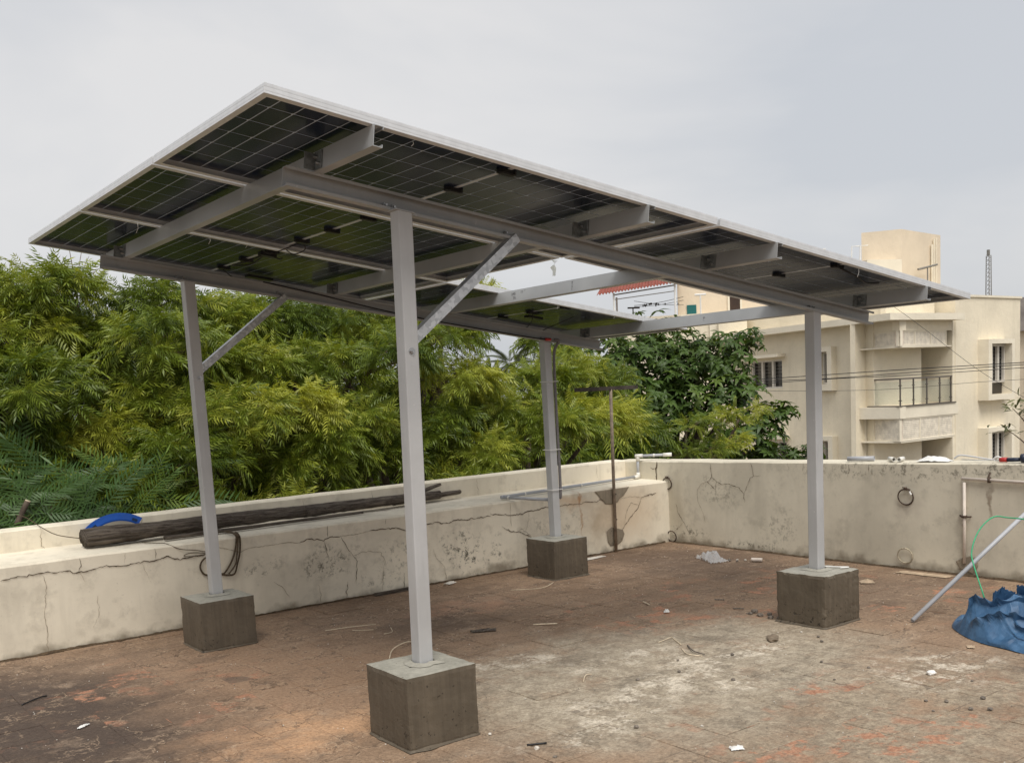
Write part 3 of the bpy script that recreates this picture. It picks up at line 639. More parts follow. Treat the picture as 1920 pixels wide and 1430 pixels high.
def on_panel(k, b, name, mat, smooth=True):        # local coordinates
    ORG[PROOT[k].name] = Vector((0,0,0)); return b.build(name, mat, PROOT[k], smooth)
# loose cables, plugs and tie ends under the panels
def cab(pts, r=.0032): b = MB(); b.tube(pts, r, 6); return b
def smooth_path(pts, n=6):
    P_ = [Vector(p) for p in pts]; out = []
    for i in range(len(P_)-1):
        p0, p1, p2, p3 = P_[max(i-1,0)], P_[i], P_[i+1], P_[min(i+2,len(P_)-1)]
        for s in range(n):
            t = s/n; out.append(.5*((2*p1)+(-p0+p2)*t+(2*p0-5*p1+4*p2-p3)*t*t+(-p0+3*p1-3*p2+p3)*t**3))
    return out+[P_[-1]]
x = PLn/2
on_panel(2, cab(smooth_path([(x,.93,.015),(x-.06,1.0,-.02),(x-.12,1.06,-.05),(x-.15,1.12,-.02)])), 'cable', MAT['cable'])
on_panel(2, cab(smooth_path([(x+.02,.93,.015),(x+.05,.97,-.01),(x+.02,1.05,-.03),(x-.04,1.02,-.02)])), 'cable', MAT['cable'])
on_panel(3, cab(smooth_path([(x-.02,.17,.01),(x-.12,.22,-.05),(x-.18,.30,-.07),(x-.13,.36,-.06),(x-.05,.32,-.04),(x-.02,.20,.0),(x+.04,.14,-.02),(x+.02,.05,-.03)]), .004), 'cable', MAT['cable'])
b = MB(); b.box(x-.07, x+.03, .15, .20, -.012, .012); on_panel(3, b, 'cable_plug', MAT['black'], False)
on_panel(3, cab(smooth_path([(x,.92,.01),(x+.08,.96,-.02),(x+.18,1.02,-.03),(x+.35,1.01,-.02),(x+.6,1.0,-.02)])), 'cable', MAT['cable'])
b = MB(); b.box(x+.18, x+.36, .93, .99, -.004, .012); on_panel(3, b, 'inverter_plug', MAT['black'], False)
on_panel(4, cab(smooth_path([(x,.53,.01),(x+.05,.6,-.03),(x+.10,.72,-.06),(x+.06,.80,-.10)])), 'cable', MAT['cable'])
on_panel(4, cab(smooth_path([(x+.30,.40,.02),(x+.28,.6,-.03),(x+.2,.75,-.10),(x+.10,.82,-.16)])), 'cable', MAT['cable'])
b = MB(); b.box(x+.02, x+.16, .60, .66, -.004, .014); on_panel(4, b, 'cable_plug', MAT['black'], False)
on_panel(1, cab(smooth_path([(x,.13,.01),(x+.12,.10,-.02),(x+.25,.13,-.03),(x+.33,.10,-.02)]), .005), 'cable', MAT['cable'])
ties = [(3,.30,.0,.055), (2,.9,1.12,.03), (3,.7,.005,.04), (0,1.9,1.13,.03), (0,.62,.05,.02), (1,1.15,.02,.05), (4,.95,.01,.03), (4,1.5,.01,.02)]
for k, xx, yy, L in ties:
    on_panel(k, cab([(xx,yy,.0),(xx+.004,yy,-L*.5),(xx-.004,yy+.002,-L)], .0013), 'tie_end', MAT['white'])
# bit of torn film caught on the corner of the middle panel
b = MB(); r = random.Random(4); pts = []
for i in range(5):
    for j in range(3): pts.append((PLn-.03+.012*j+.01*math.sin(i*2+j), .02+.01*math.cos(i*3+j*2), -.01-.022*i))
b.add(pts, [(i*3+j, i*3+j+1, i*3+j+4, i*3+j+3) for i in range(4) for j in range(2)]); on_panel(2, b, 'torn_film', MAT['film'])
# array cable running along the rear beam into a conduit on the far post
ac = thing('array_cable', 'black cable clipped along the rear beam, red tape at the conduit mouth', 'cable', PF((1.4,2.93,-.1)))
b = MB(); b.tube(smooth_path([PF((1.30,2.945,-.079)),PF((1.7,2.94,-.10)),PF((2.1,2.94,-.128)),PF((2.5,2.94,-.145)),PF((3.0,2.94,-.150)),PF((3.45,2.938,-.152)),PF((3.66,2.935,-.150))]), .0045, 6); b.build('cable_run', MAT['cable'], ac, True)
b = MB(); c0 = PF((3.65,2.932,-.148)); c1 = PF((3.70,2.93,-.144)); b.tube([c0, c1], .012, 10); b.build('red_tape', MAT['red'], ac, True)
MAT['conduit'] = plain('grey_flexible_conduit', (.16,.15,.15), .55, 0, .15, 60)
zt = PF((3.7,2.93,-.15)).z
b = MB(); b.tube(smooth_path([PF((3.74,2.93,-.140)),PF((3.78,2.925,-.148)),(3.706,2.962,zt-.09),(3.702,2.966,zt-.3),(3.706,2.966,1.2),(3.711,2.964,.7),(3.713,2.98,.625)]), .0115, 10); b.build('conduit', MAT['conduit'], ac, True)
b = MB()
for z in (1.56, 1.02, .70):
    xa, xb_, ya, yb_ = 3.617, 3.722, 2.953, 3.048
    b.tube([(xa,ya,z),(xb_,ya-.003,z),(xb_,yb_,z),(xa,yb_,z),(xa,ya,z)], .0028, 6)
b.build('cable_tie', MAT['white'], ac)

# ------------------------------------------------------------------ trees
def leaf_mat(name, dark, mid, light, trans=.35, rough=.45):
    m = NT(name)
    at = m.n('ShaderNodeAttribute', _attribute_name='tint'); f = at.outputs['Fac']
    cr = m.n('ShaderNodeValToRGB'); m.put(cr.inputs['Fac'], f); e = cr.color_ramp.elements
    e[0].position = 0; e[0].color = (*dark, 1); e[1].position = 1; e[1].color = (*light, 1)
    k = e.new(.5); k.color = (*mid, 1)
    m.set(cr.outputs['Color'], rough, 0, .38)
    tr = m.n('ShaderNodeBsdfTranslucent'); m.put(tr.inputs['Color'], m.mix(1, cr.outputs['Color'], (1.25,1.15,.55), 'MULTIPLY'))
    mx = m.n('ShaderNodeMixShader'); mx.inputs[0].default_value = trans
    m.t.links.new(m.b.outputs[0], mx.inputs[1]); m.t.links.new(tr.outputs[0], mx.inputs[2]); m.t.links.new(mx.outputs[0], m.o.inputs['Surface'])
    return m.mat
MAT['neem'] = leaf_mat('neem_leaf', (.052,.090,.015), (.168,.225,.024), (.42,.44,.065), .34, .42)
MAT['almond'] = leaf_mat('broad_leaf', (.034,.066,.013), (.072,.125,.022), (.18,.24,.042), .3)
MAT['fern'] = leaf_mat('feathery_leaf', (.040,.085,.024), (.085,.160,.040), (.24,.33,.05), .28)
MAT['palm'] = leaf_mat('palm_leaf', (.05,.06,.035), (.07,.085,.045), (.10,.11,.06), .2)
MAT['bark'] = plain('tree_bark', (.085,.062,.045), .9, 0, .35, 14, .6, 40)
MAT['twig'] = plain('dry_twig', (.16,.115,.08), .9, 0, .25, 20)

def frond_template(npair, spread, llen, lwid, droop, sick, seed, hang=.35):
    """compound leaf, unit length along +x; returns verts (n,3), quads/tris as index arrays"""
    r = random.Random(seed); V, F = [], []
    def pt(s): return np.array([s*(1-.12*droop*s), 0, .10*s-droop*s*s])
    n = 5; ss = np.linspace(0, 1, n)
    for s in ss:
        p = pt(s); w = .007*(1-.6*s); V += [p+[0,-w,0], p+[0,w,0]]
    for i in range(n-1): F.append((2*i, 2*i+1, 2*i+3, 2*i+2))
    ls = [(.22+.74*k/(npair-1), sd) for k in range(npair) for sd in (-1, 1)] + [(.99, 0)]
    for s, sd in ls:
        p = pt(s); s = s+r.uniform(-.02,.02); L = llen*(1-.38*abs(s-.45))*r.uniform(.85,1.12)
        if sd: d = np.array([math.cos(R(spread)), sd*math.sin(R(spread)), -hang*r.uniform(.5,1.3)])
        else: d = np.array([1, 0, -droop*1.6])
        d /= np.linalg.norm(d); nrm = np.array([0,0,1.])+r.uniform(-.3,.3)*np.array([0,1,0]); side = np.cross(nrm, d); side /= np.linalg.norm(side)
        bend = -sick*sd; b0 = len(V)
        for t, w in ((0,.25),(.42,1),(1,0)):
            c = p + d*L*t + side*bend*L*t*t - np.array([0,0,1])*hang*.45*L*t*t
            if w: V += [c-side*lwid*w, c+side*lwid*w]
            else: V += [c]
        F += [(b0,b0+1,b0+3,b0+2), (b0+2,b0+3,b0+4)]
    return np.array(V), F
def leaf_template(L, wd, droop, seed):
    V, F = [], []; prof = ((0,.05),(.25,.7),(.55,1),(.82,.6),(1,0))
    for t, w in prof:
        c = np.array([t*L, 0, .08*t*L-droop*L*t*t])
        V += [c+[0,-wd*w,.25*wd*w], c, c+[0,wd*w,.25*wd*w]]
    for i in range(4):
        for j in (0,1): a = 3*i+j; F.append((a,a+1,a+4,a+3))
    return np.array(V), F
def whorl_template(seed, nleaf=8):
    r = random.Random(seed); V, F = [], []
    for k in range(nleaf):
        v, f = leaf_template(r.uniform(.75,1.1), .19, r.uniform(.35,.9), k); a = 2*math.pi*k/nleaf+r.uniform(-.3,.3); el = r.uniform(-.1,.7)
        Rz = np.array([[math.cos(a),-math.sin(a),0],[math.sin(a),math.cos(a),0],[0,0,1]]); Ry = np.array([[math.cos(el),0,-math.sin(el)],[0,1,0],[math.sin(el),0,math.cos(el)]])
        b0 = len(V); V += list((v @ Ry.T) @ Rz.T); F += [tuple(b0+i for i in q) for q in f]
    return np.array(V), F
NEEM = [frond_template(6, 70, .30, .030, d, .42, i, h) for i, (d, h) in enumerate(((.28,.45),(.42,.6),(.55,.7),(.70,.8),(.36,.9)))]
FEAT = [frond_template(11, 56, .30, .019, .5+.15*i, .05, 40+i, .22) for i in range(3)]
WHORL = [whorl_template(i) for i in range(4)]
class Leaves:
    def __init__(s): s.V = []; s.Fi = []; s.Fn = []; s.t = []; s.n = 0
    def add(s, tpl, P, T, U, L, tint):
        """P positions, T directions, U ups (n,3), L lengths (n), tint (n)"""
        V, F = tpl; n = len(P)
        if not n: return
        T = T/np.linalg.norm(T, axis=1, keepdims=True); U = U-T*np.sum(U*T, 1, keepdims=True); U /= np.linalg.norm(U, axis=1, keepdims=True)+1e-9
        Sd = np.cross(U, T)
        out = P[:,None,:] + L[:,None,None]*(V[None,:,0:1]*T[:,None,:]+V[None,:,1:2]*Sd[:,None,:]+V[None,:,2:3]*U[:,None,:])
        nv = len(V); s.V.append(out.reshape(-1,3)); s.t.append(np.repeat(tint, nv))
        for k in (3, 4):
            fk = np.array([f for f in F if len(f) == k])
            if len(fk):
                idx = (fk[None]+(np.arange(n)*nv)[:,None,None]).reshape(-1, k)+s.n; s.Fi.append(idx.ravel()); s.Fn.append(np.full(len(idx), k))
        s.n += n*nv
    def build(s, name, mat, parent):
        V = np.concatenate(s.V)-np.array(ORG[parent.name]); Fi = np.concatenate(s.Fi); Fn = np.concatenate(s.Fn)
        me = bpy.data.meshes.new(name); me.vertices.add(len(V)); me.vertices.foreach_set('co', V.astype(np.float32).ravel())
        me.loops.add(len(Fi)); me.loops.foreach_set('vertex_index', Fi.astype(np.int32))
        me.polygons.add(len(Fn)); st = np.concatenate([[0], np.cumsum(Fn)[:-1]]); me.polygons.foreach_set('loop_start', st.astype(np.int32)); me.polygons.foreach_set('loop_total', Fn.astype(np.int32))
        a = me.attributes.new('tint', 'FLOAT', 'POINT'); a.data.foreach_set('value', np.clip(np.concatenate(s.t), 0, 1).astype(np.float32))
        me.update(calc_edges=True); me.validate(); me.materials.append(mat)
        o = bpy.data.objects.new(name, me); COL.objects.link(o); o.parent = parent; return o
def sphere_dirs(n):
    d = rng.normal(size=(n,3)); return d/np.linalg.norm(d, axis=1, keepdims=True)
GZ = -6.5
def limb(b, p0, p1, r0, r1, sag=.1, seg=7, n=7):
    p0, p1 = Vector(p0), Vector(p1); pts = []; L = (p1-p0).length
    for i in range(n+1):
        t = i/n; p = p0.lerp(p1, t); p.z += sag*L*math.sin(t*math.pi)*.5
        p += Vector((mnoise.noise(p*.9), mnoise.noise(p*.9+Vector((9,0,0))), 0))*.06*L*math.sin(t*math.pi)
        pts.append(p)
    b.tube(pts, [r0+(r1-r0)*i/n for i in range(n+1)], seg)
def neem_tree(name, label, lumps, base, group, ros=40, per=14, flen=(.17,.28), tint0=.45, dens=1.0, twigs=True):
    t = thing(name, label, 'tree', (base[0], base[1], GZ), group)
    lv = Leaves(); b = MB(); cx = np.mean([l[:3] for l in lumps], 0); fork = Vector((base[0], base[1], min(-.6, float(cx[2])-2.2)))
    limb(b, (base[0], base[1], GZ-.1), fork, .17, .12, 0); tw = MB()
    for (lx, ly, lz_, lr) in lumps:
        shr = 1.0 if lr >= .62 else .80; c = np.array([lx, ly, lz_]); p_in = Vector((lx+rng.normal()*.1, ly+.25, lz_-.25*lr)); limb(b, fork, p_in, .055, .018, .25)
        nr = max(6, int(ros*dens*(lr/.5)**2*(.45 if lr == .62 else 1))); d = sphere_dirs(nr*2); d = d[np.argsort(-(d[:,2]*1.1-d[:,1]*.5+rng.normal(size=len(d))*.35))][:nr]
        ltint = np.clip(tint0+rng.normal()*.17, .05, .9)
        for k in range(nr):
            p = c + d[k]*lr*shr*np.array([1.15,1,.62])*rng.uniform(.55, 1.0)
            if p[1] < 4.55 and p[0] < 7 and p[2] < 1.2: p[1] = 4.55+rng.uniform(0, .15)
            if twigs and k % 3 == 0: limb(tw, p_in, p, .009, .004, .1, 4, 4)
            hz = np.array([d[k][0], d[k][1], 0])/(np.hypot(d[k][0], d[k][1])+1e-6); n = max(4, int(per*rng.uniform(.7,1.3))); up = np.linspace(0, 1.0, n)[:,None]
            T = hz*(.55-.25*up)+d[k]*.3+np.array([0,0,-.22])+np.array([0,0,.62])*up+rng.normal(size=(n,3))*np.array([.55,.55,.38])
            U = d[k]*.9+np.array([0,0,.55])+rng.normal(size=(n,3))*.25
            L = rng.uniform(*flen, n)*(1-.3*up[:,0]); young = np.clip((up[:,0]-.45)*.65, 0, .5)*rng.uniform(0,1)
            tint = ltint+rng.normal()*.12+rng.normal(size=n)*.08+young
            P_ = np.tile(p, (n,1))
            w = rng.integers(0, len(NEEM), n)
            for q in range(len(NEEM)): mk = w == q; lv.add(NEEM[q], P_[mk], T[mk], U[mk], L[mk], tint[mk])
    b.build('trunk', MAT['bark'], t, True)
    if tw.v: tw.build('twigs', MAT['twig'], t)['kind'] = 'stuff'
    lv.build('crown', MAT['neem'], t)
    return t
def thin(L, sep=.49):       # keep whole bunches apart so that shade gathers between them
    out = []
    for l in L:
        if all(math.hypot(l[0]-o[0], (l[2]-o[2])*1.25) > sep for o in out): out.append((l[0], l[1]+.22*math.sin(l[0]*9+l[2]*5), l[2], l[3]))
    return out
NG = 'neem trees beyond the ledge wall'
def shade_lumps(x0, x1, n): return [(x0+(x1-x0)*(k+.5)/n+.2*math.sin(k*5.1), 6.7+.85*(k % 3)+.2*math.sin(k*3.3), 2.15-.05*(k % 3)+.12*math.sin(k*7), .62) for k in range(n)]  # unseen foliage added on top, blocks skylight so the crown interior goes dark
back = lambda L, dy, dx=0, sc=1.15: [(x+dx+.35*math.sin(x*7+y), y+dy, z-.12+.1*math.sin(x*5), r*sc) for x, y, z, r in L]
n1 = [(.62,7.77,2.72,.4),(.36,7.68,2.55,.5),(.72,7.53,2.3,.4),(.42,7.97,2.95,.32),(.1,7.7,2.1,.5),(-.4,7.6,2.5,.5),(-.3,7.8,3.0,.4)]
n2 = [(.74,6.08,2.48,.5),(1.01,6.0,2.34,.42),(.39,5.89,2.11,.6),(.76,5.74,2.01,.55),(.41,5.6,1.66,.6),(.88,5.5,1.64,.5),(.52,5.35,1.31,.55),(.12,5.3,1.26,.5),(.95,5.36,1.24,.45),(1.25,5.89,2.06,.4),(-.3,5.7,1.9,.6),(-.4,5.4,1.3,.6),(-.9,5.8,2.0,.6),(.3,5.2,.85,.5),(.9,5.15,.8,.45),(-.2,5.4,.5,.5),(.4,5.5,.4,.5),(1.0,5.5,.4,.5),(-.7,5.4,.9,.5)]
n3 = [(1.68,6.09,2.45,.42),(1.49,5.79,2.05,.5),(2.02,6.13,2.26,.45),(2.48,6.33,2.33,.45),(2.01,5.79,1.85,.5),(1.47,5.55,1.57,.55),(1.94,5.45,1.36,.55),(1.44,5.21,1.07,.5),(2.5,5.84,1.84,.45),(2.21,5.21,1.06,.5),(1.76,5.12,.87,.4),(2.54,5.17,.89,.45),(2.43,5.4,1.38,.5),(1.5,5.1,.6,.4),(2.2,5.1,.55,.4)]
n4 = [(3.16,6.57,2.35,.5),(3.6,6.47,2.29,.5),(4.05,6.38,2.23,.5),(3.11,5.94,1.83,.45),(3.41,5.74,1.76,.45),(3.72,5.64,1.85,.45),(3.21,5.65,1.35,.45),(2.82,5.36,1.11,.45),(3.06,5.22,.9,.4),(3.78,5.81,1.32,.4),(3.58,5.72,.9,.4),(2.9,5.3,.5,.4)]
n5 = [(4.34,5.78,2.07,.5),(4.81,5.78,2.01,.5),(4.39,5.6,1.62,.5),(4.86,5.6,1.6,.5),(4.2,5.56,1.18,.45),(4.05,5.17,.87,.45),(4.56,5.41,1.16,.5),(4.15,5.94,1.75,.45),(4.64,5.17,.88,.45),(3.77,5.42,.94,.4),(5.46,6.48,2.69,.22),(5.24,6.47,2.41,.4),(5.21,5.61,1.3,.5),(4.3,5.15,.5,.4)]
n6 = [(5.75,5.75,1.57,.45),(6.32,5.79,1.68,.5),(6.87,5.85,1.54,.45),(5.49,5.41,1.05,.5),(5.99,5.41,1.14,.5),(6.65,5.46,1.1,.45),(6.75,5.22,.78,.4),(6.04,5.17,.78,.45),(5.31,5.12,.72,.4),(6.36,6.64,1.78,.35),(6.76,6.48,2.03,.4),(5.6,5.2,.45,.4),(6.3,5.2,.4,.4)]
neem_tree('neem_tree', 'tall airy neem at the far left, sky showing through its crown', n1, (.3,8.0), NG, 22, 9, tint0=.52, dens=.8)
neem_tree('neem_tree', 'neem crown at left, below the array corner, above the blue plastic piece', thin(n2)+shade_lumps(-.8, 1.3, 6), (.2,6.6), NG, tint0=.44)
neem_tree('neem_tree', 'neem crown behind the left rear post and its brace', thin(n3)+shade_lumps(1.2, 2.9, 6), (1.9,6.6), NG, tint0=.46)
neem_tree('neem_tree', 'darker neem crown just left of the nearest post', thin(n4)+shade_lumps(2.8, 4.2, 5), (3.3,6.8), NG, tint0=.36)
neem_tree('neem_tree', 'neem crown between the nearest post and the farthest post', thin(n5)+shade_lumps(4.0, 5.0, 4), (4.6,6.8), NG, tint0=.46)
neem_tree('neem_tree', 'yellow-green neem crown round the thin brown T-shaped pole', thin(n6), (6.2,6.8), NG, tint0=.54)
n7 = [(11.0,8.1,.78,.36),(11.75,8.05,.86,.34),(12.25,7.95,1.0,.26),(11.1,8.0,.38,.36),(11.7,7.9,.42,.34),(10.7,8.2,.36,.34)]
neem_tree('neem_tree', 'small bright neem in front of the dark broad-leaved tree', n7, (11.3,8.4), NG, 24, 10, tint0=.50)

for k, (bx, lab) in enumerate(((-.5,'neem added as dark backdrop, seen through the left gaps'), (2.6,'neem added as dark backdrop, behind the left rear post'), (5.6,'neem added as dark backdrop, behind the nearest post'), (8.6,'neem added as dark backdrop, behind the brown T-shaped pole'))):  # added tree row, tinted darker so gaps in the front crowns read as shade
    L_ = [(bx+q*.75+rng.uniform(-.3,.3), 8.9+rng.uniform(-.35,.35), z+rng.uniform(-.15,.15), .75) for z in ((-.2,.25,.7,1.1,1.5,1.8) if k < 2 else (-.2,.25,.7,1.0) if k == 3 else (-.2,.25,.7,1.1,1.4)) for q in (-1.5,-.5,.5,1.5)]
    neem_tree('neem_tree', lab, L_, (bx,9.8), NG, 9, 10, (.38,.55), .36, 1.0, False)
alm = [(9.97,9.21,1.83,.8),(10.7,9.21,1.9,.8),(11.38,9.23,2.16,.8),(10.95,8.96,1.7,.9),(11.32,8.57,1.76,.8),(11.61,8.25,1.83,.7),(10.14,9.05,1.2,.9),(10.58,8.62,1.09,.9),(11.14,8.32,1.23,.9),(11.78,8.05,1.9,.5),(11.98,7.81,2.14,.35),(11.73,7.8,1.36,.5),(11.28,7.86,1.3,.6),(11.16,7.24,.53,.6),(11.37,6.98,.85,.4),(11.52,6.79,.97,.25),(11.64,8.21,.4,.7),(11.26,9.07,.42,.9),(11.75,7.3,.32,.5),(12.4,7.27,.22,.3),(11.26,7.11,.77,.4),(9.6,9.3,.5,.8),(10.3,9.0,.4,.8),(12.0,7.6,0,.5),(12.8,7.2,.1,.35)]
alm = [(x*1.18+.28, y*1.18+.59, 1.478+(z-1.478)*1.18, r) for x, y, z, r in alm]
t = thing('broadleaf_tree', 'dark green broad-leaved tree in front of the cream building', 'tree', (13.0,10.8,GZ))
lv = Leaves(); b = MB(); fork = Vector((13.0,10.8,-1.0)); limb(b, (13.0,10.8,GZ), fork, .2, .15, 0)
for i, (lx, ly, lz_, lr) in enumerate(alm):
    lr *= 1.0; p_in = (lx, ly, lz_-.3*lr); limb(b, fork, p_in, .07, .02, .2); nr = max(10, int(150*lr*lr)); d = sphere_dirs(nr); d[:,2] = d[:,2]*.8+.12
    P_ = np.array([lx,ly,lz_])+d*lr*rng.uniform(.45,1.15,(nr,1)); U = d*.7+np.array([0,0,.8])+rng.normal(size=(nr,3))*.15
    T = np.cross(U, rng.normal(size=(nr,3))); w = rng.integers(0,4,nr); tint = .40+.25*np.clip(d[:,2],-.5,1)*0+rng.normal(size=nr)*.17
    for q in range(4): mk = w == q; lv.add(WHORL[q], P_[mk], T[mk], U[mk], rng.uniform(.12,.20,mk.sum()), tint[mk])
b.build('trunk', MAT['bark'], t, True); lv.build('crown', MAT['almond'], t)

gul = [(-.02,4.6,.93),(.13,4.5,.81),(.36,4.8,1.01),(.12,5.0,1.1),(.51,4.7,.87),(.6,4.5,.76),(.87,4.8,.96),(1.0,4.6,.83),(1.12,4.5,.74),(.84,4.5,.73),(.08,4.5,.66),(-.12,4.5,.76),(.12,5.2,1.66),(.41,4.5,.74),(-.35,4.6,.9),(.7,4.65,.9),(.28,4.62,.92),(-.3,4.9,1.1)]
t = thing('feathery_tree', 'feathery-leaved tree poking over the ledge wall behind the blue plastic piece', 'tree', (.3,5.0,GZ))
lv = Leaves(); b = MB(); limb(b, (.3,5.0,GZ), (.3,4.9,-.4), .06, .045, 0)
for i, (x, y, z) in enumerate(gul):
    y = y+.12
    limb(b, (.3,4.9,-.4), (x, y, z-.1), .02, .009, .15); n = 5; a = np.arange(n)*2.4+i; T = np.stack([np.cos(a), -.25+rng.normal(size=n)*.15, np.sin(a)*.55+.30], 1)
    P_ = np.tile([x,y,z-.02], (n,1)); tint = np.full(n, .30)+rng.normal(size=n)*.16
    if i in (6,7): tint += .4
    for q in range(3): mk = (np.arange(n)+i) % 3 == q; lv.add(FEAT[q], P_[mk], T[mk], np.tile([-.2,-.65,.7],(mk.sum(),1)), rng.uniform(.34,.50,mk.sum()), tint[mk])
b.build('trunk', MAT['bark'], t, True); lv.build('crown', MAT['fern'], t)

# bare twig above the foliage, cut stub at the left edge
t = thing('bare_branch', 'bare leafless twig against the sky under the left array corner', 'branch', (1.05,6.4,GZ))
b = MB(); B0 = Vector((1.03,6.38,2.60)); limb(b, (1.05,6.6,GZ), (1.1,6.5,.3), .05, .02, 0); limb(b, (1.1,6.5,.3), B0, .02, .008, 0)
for dx, dz, s in ((-.02,.42,1),(-.18,.36,.8),(-.2,.28,.7),(.10,.38,.8),(.15,.30,.6),(.30,.24,.5)):
    limb(b, B0+Vector((dx*.15,0,dz*.15)), B0+Vector((dx,.02,dz)), .006*s, .0018, .08, 5, 5)
b.build('twig', MAT['twig'], t)
t = thing('cut_stub', 'sawn-off branch stub at the left edge above the ledge', 'branch', (.02,4.62,GZ))
b = MB(); limb(b, (-.1,4.62,GZ), (-.06,4.62,.55), .04, .028, 0); limb(b, (-.06,4.62,.55), (.09,4.6,.885), .026, .020, .05, 9); b.build('stem', MAT['bark'], t, True)
b = MB(); b.tube([(.09,4.6,.884),(.094,4.5995,.893)], .0195, 9); b.build('sawn_face', MAT['straw'], t)

# two coconut palms far off
def palm(label, x, y, z, L):
    t = thing('coconut_palm', label, 'palm', (x,y,GZ), 'distant coconut palms'); b = MB(); limb(b, (x,y,GZ), (x+.2,y,z), .2, .14, 0, 8); b.build('trunk', MAT['bark'], t, True)
    lv = Leaves(); n = 15; a = np.arange(n)*2.4; T = np.stack([np.cos(a), np.sin(a), np.linspace(1.3,-.25,n)], 1)
    V, F = [], []
    for k in range(26):
        s = .12+.88*k/25; p = np.array([s,0,.15*s-.5*s*s])
        for sd in (-1,1): b0 = len(V); e = np.array([.10,sd*.17*(1-.6*s),-.12]); V += [p, p+e*.5+[.018,0,0], p+e, p+e*.5-[.012,0,0]]; F.append((b0,b0+1,b0+2,b0+3))
    lv.add((np.array(V), F), np.tile([x+.2,y,z], (n,1)), T, np.tile([0,0,1.],(n,1)), np.full(n, L)*rng.uniform(.85,1.1,n), .4+rng.normal(size=n)*.2); lv.build('crown', MAT['palm'], t)
palm('distant coconut palm, the taller of two, in the sky gap beside the farthest post', 34.97, 44.3, 3.3, 2.2)
palm('distant coconut palm, lower and further left of two, in the sky gap', 34.2, 44.9, 2.3, 2.2)

# spray of leaves entering at the right edge
t = thing('leafy_shrub', 'olive leaved shrub at the right edge behind the parapet', 'shrub', (8.0,1.0,GZ))
lv = Leaves(); b = MB(); limb(b, (8.0,1.0,GZ), (7.85,.95,.4), .05, .02, 0)
LEAF1 = [leaf_template(1, .13, .25, 0), leaf_template(1, .15, .5, 1)]
for k in range(13):
    e = np.array([7.44+.05*k*.6+rng.normal()*.08, 1.20-.035*k+rng.normal()*.05, 1.12+rng.normal()*.13]); limb(b, (7.85,.95,.4), e, .01, .003, .2, 5)
    n = 14; d = sphere_dirs(n); d[:,2] = np.abs(d[:,2])*.6-.1; P_ = e+rng.normal(size=(n,3))*.05
    for q in range(2): mk = np.arange(n) % 2 == q; lv.add(LEAF1[q], P_[mk], d[mk]+np.array([-.3,0,0]), np.tile([0,0,1.],(mk.sum(),1))+rng.normal(size=(mk.sum(),3))*.3, rng.uniform(.06,.1,mk.sum()), .55+rng.normal(size=mk.sum())*.25)
MAT['shrub'] = leaf_mat('olive_leaf', (.05,.06,.025), (.11,.12,.05), (.24,.24,.12), .25)
b.build('stem', MAT['twig'], t); lv.build('crown', MAT['shrub'], t)

# ground far below, reaching the horizon
MAT['ground'] = plain('street_ground', (.14,.12,.09), .95, 0, .3, .6, .3, 3)
b = MB(); b.add([(-1500,-1500,GZ),(1500,-1500,GZ),(1500,1500,GZ),(-1500,1500,GZ)], [(0,1,2,3)]); tag(b.build('ground', MAT['ground']), None, kind='structure')
# ------------------------------------------------------------------ the cream building on the right
def plaster(name, base, amt=.5, sc=1.0):
    m = NT(name); n1 = m.noise(.7*sc, 5, .6); n2 = m.noise(6*sc, 5, .7); st = m.noise(1.4, 4, .6, m.scalev((2.2,2.2,.3)))
    c = m.mix(m.rng(n1, .3, .7), tuple(x*.92 for x in base), tuple(min(1,x*1.04) for x in base))
    c = m.mix(m.rng(n2, .5, .75, 0, amt*.5), c, tuple(x*.72 for x in base)); c = m.mix(m.rng(st, .52, .75, 0, amt*.5), c, tuple(x*.68 for x in base))
    m.set(c, .9, 0, .2); m.bump(n2, .5, .03); return m.mat
MAT['cream'] = plaster('cream_plaster', (.79,.71,.555)); MAT['cream2'] = plaster('pale_cream_trim', (.81,.74,.60), .25); MAT['cream3'] = plaster('beige_tank_plaster', (.76,.65,.50), .2)
MAT['jali'] = plain('jali_slat', (.76,.69,.57), .85, 0, .15, 5); MAT['jali_back'] = plain('jali_backing', (.62,.52,.42), .9, 0, .35, 1.6)
MAT['glass_dark'] = NT('dark_window_glass').set((.02,.017,.015), .12, 0, .5); MAT['frame_w'] = plain('white_window_frame', (.66,.62,.55), .6, 0, .08, 5)
MAT['bars'] = plain('window_bars', (.20,.19,.17), .6, 0, .1, 5); MAT['door'] = plain('dark_wood_door', (.045,.026,.018), .5, 0, .2, 3)
MAT['rail'] = plain('brushed_rail_steel', (.16,.14,.12), .4, .5, .1, 8)
m = NT('balcony_glass'); m.set((.80,.84,.80), .05, 0, .5, Transmission_Weight=.9, IOR=1.02, Alpha=.6); MAT['rail_glass'] = m.mat
MAT['ac'] = plain('white_unit_casing', (.55,.52,.46), .6, 0, .1, 5); MAT['teal'] = plain('teal_door', (.012,.13,.13), .6, 0, .1, 2); MAT['redtile'] = plain('red_roof_tile', (.28,.08,.055), .75, 0, .2, 4)
bc = Vector((30.743,16.742,0)); h1 = R(75); D1 = Vector((math.cos(h1), math.sin(h1), 0)); N1 = Vector((-math.sin(h1), math.cos(h1), 0))   # N1 points outwards (left)
bl = thing('apartment_building', 'cream apartment building with glass balcony and roof tank, behind the right parapet', 'building', (bc.x, bc.y, GZ))
A_ = lambda s, z, d=0: bc + D1*s + N1*d + Vector((0,0,z))           # facade 1: s metres leftwards, d outwards
B_ = lambda s, z, d=0: bc + Vector((s, -d, z))                       # facade 2: s metres rightwards, d outwards
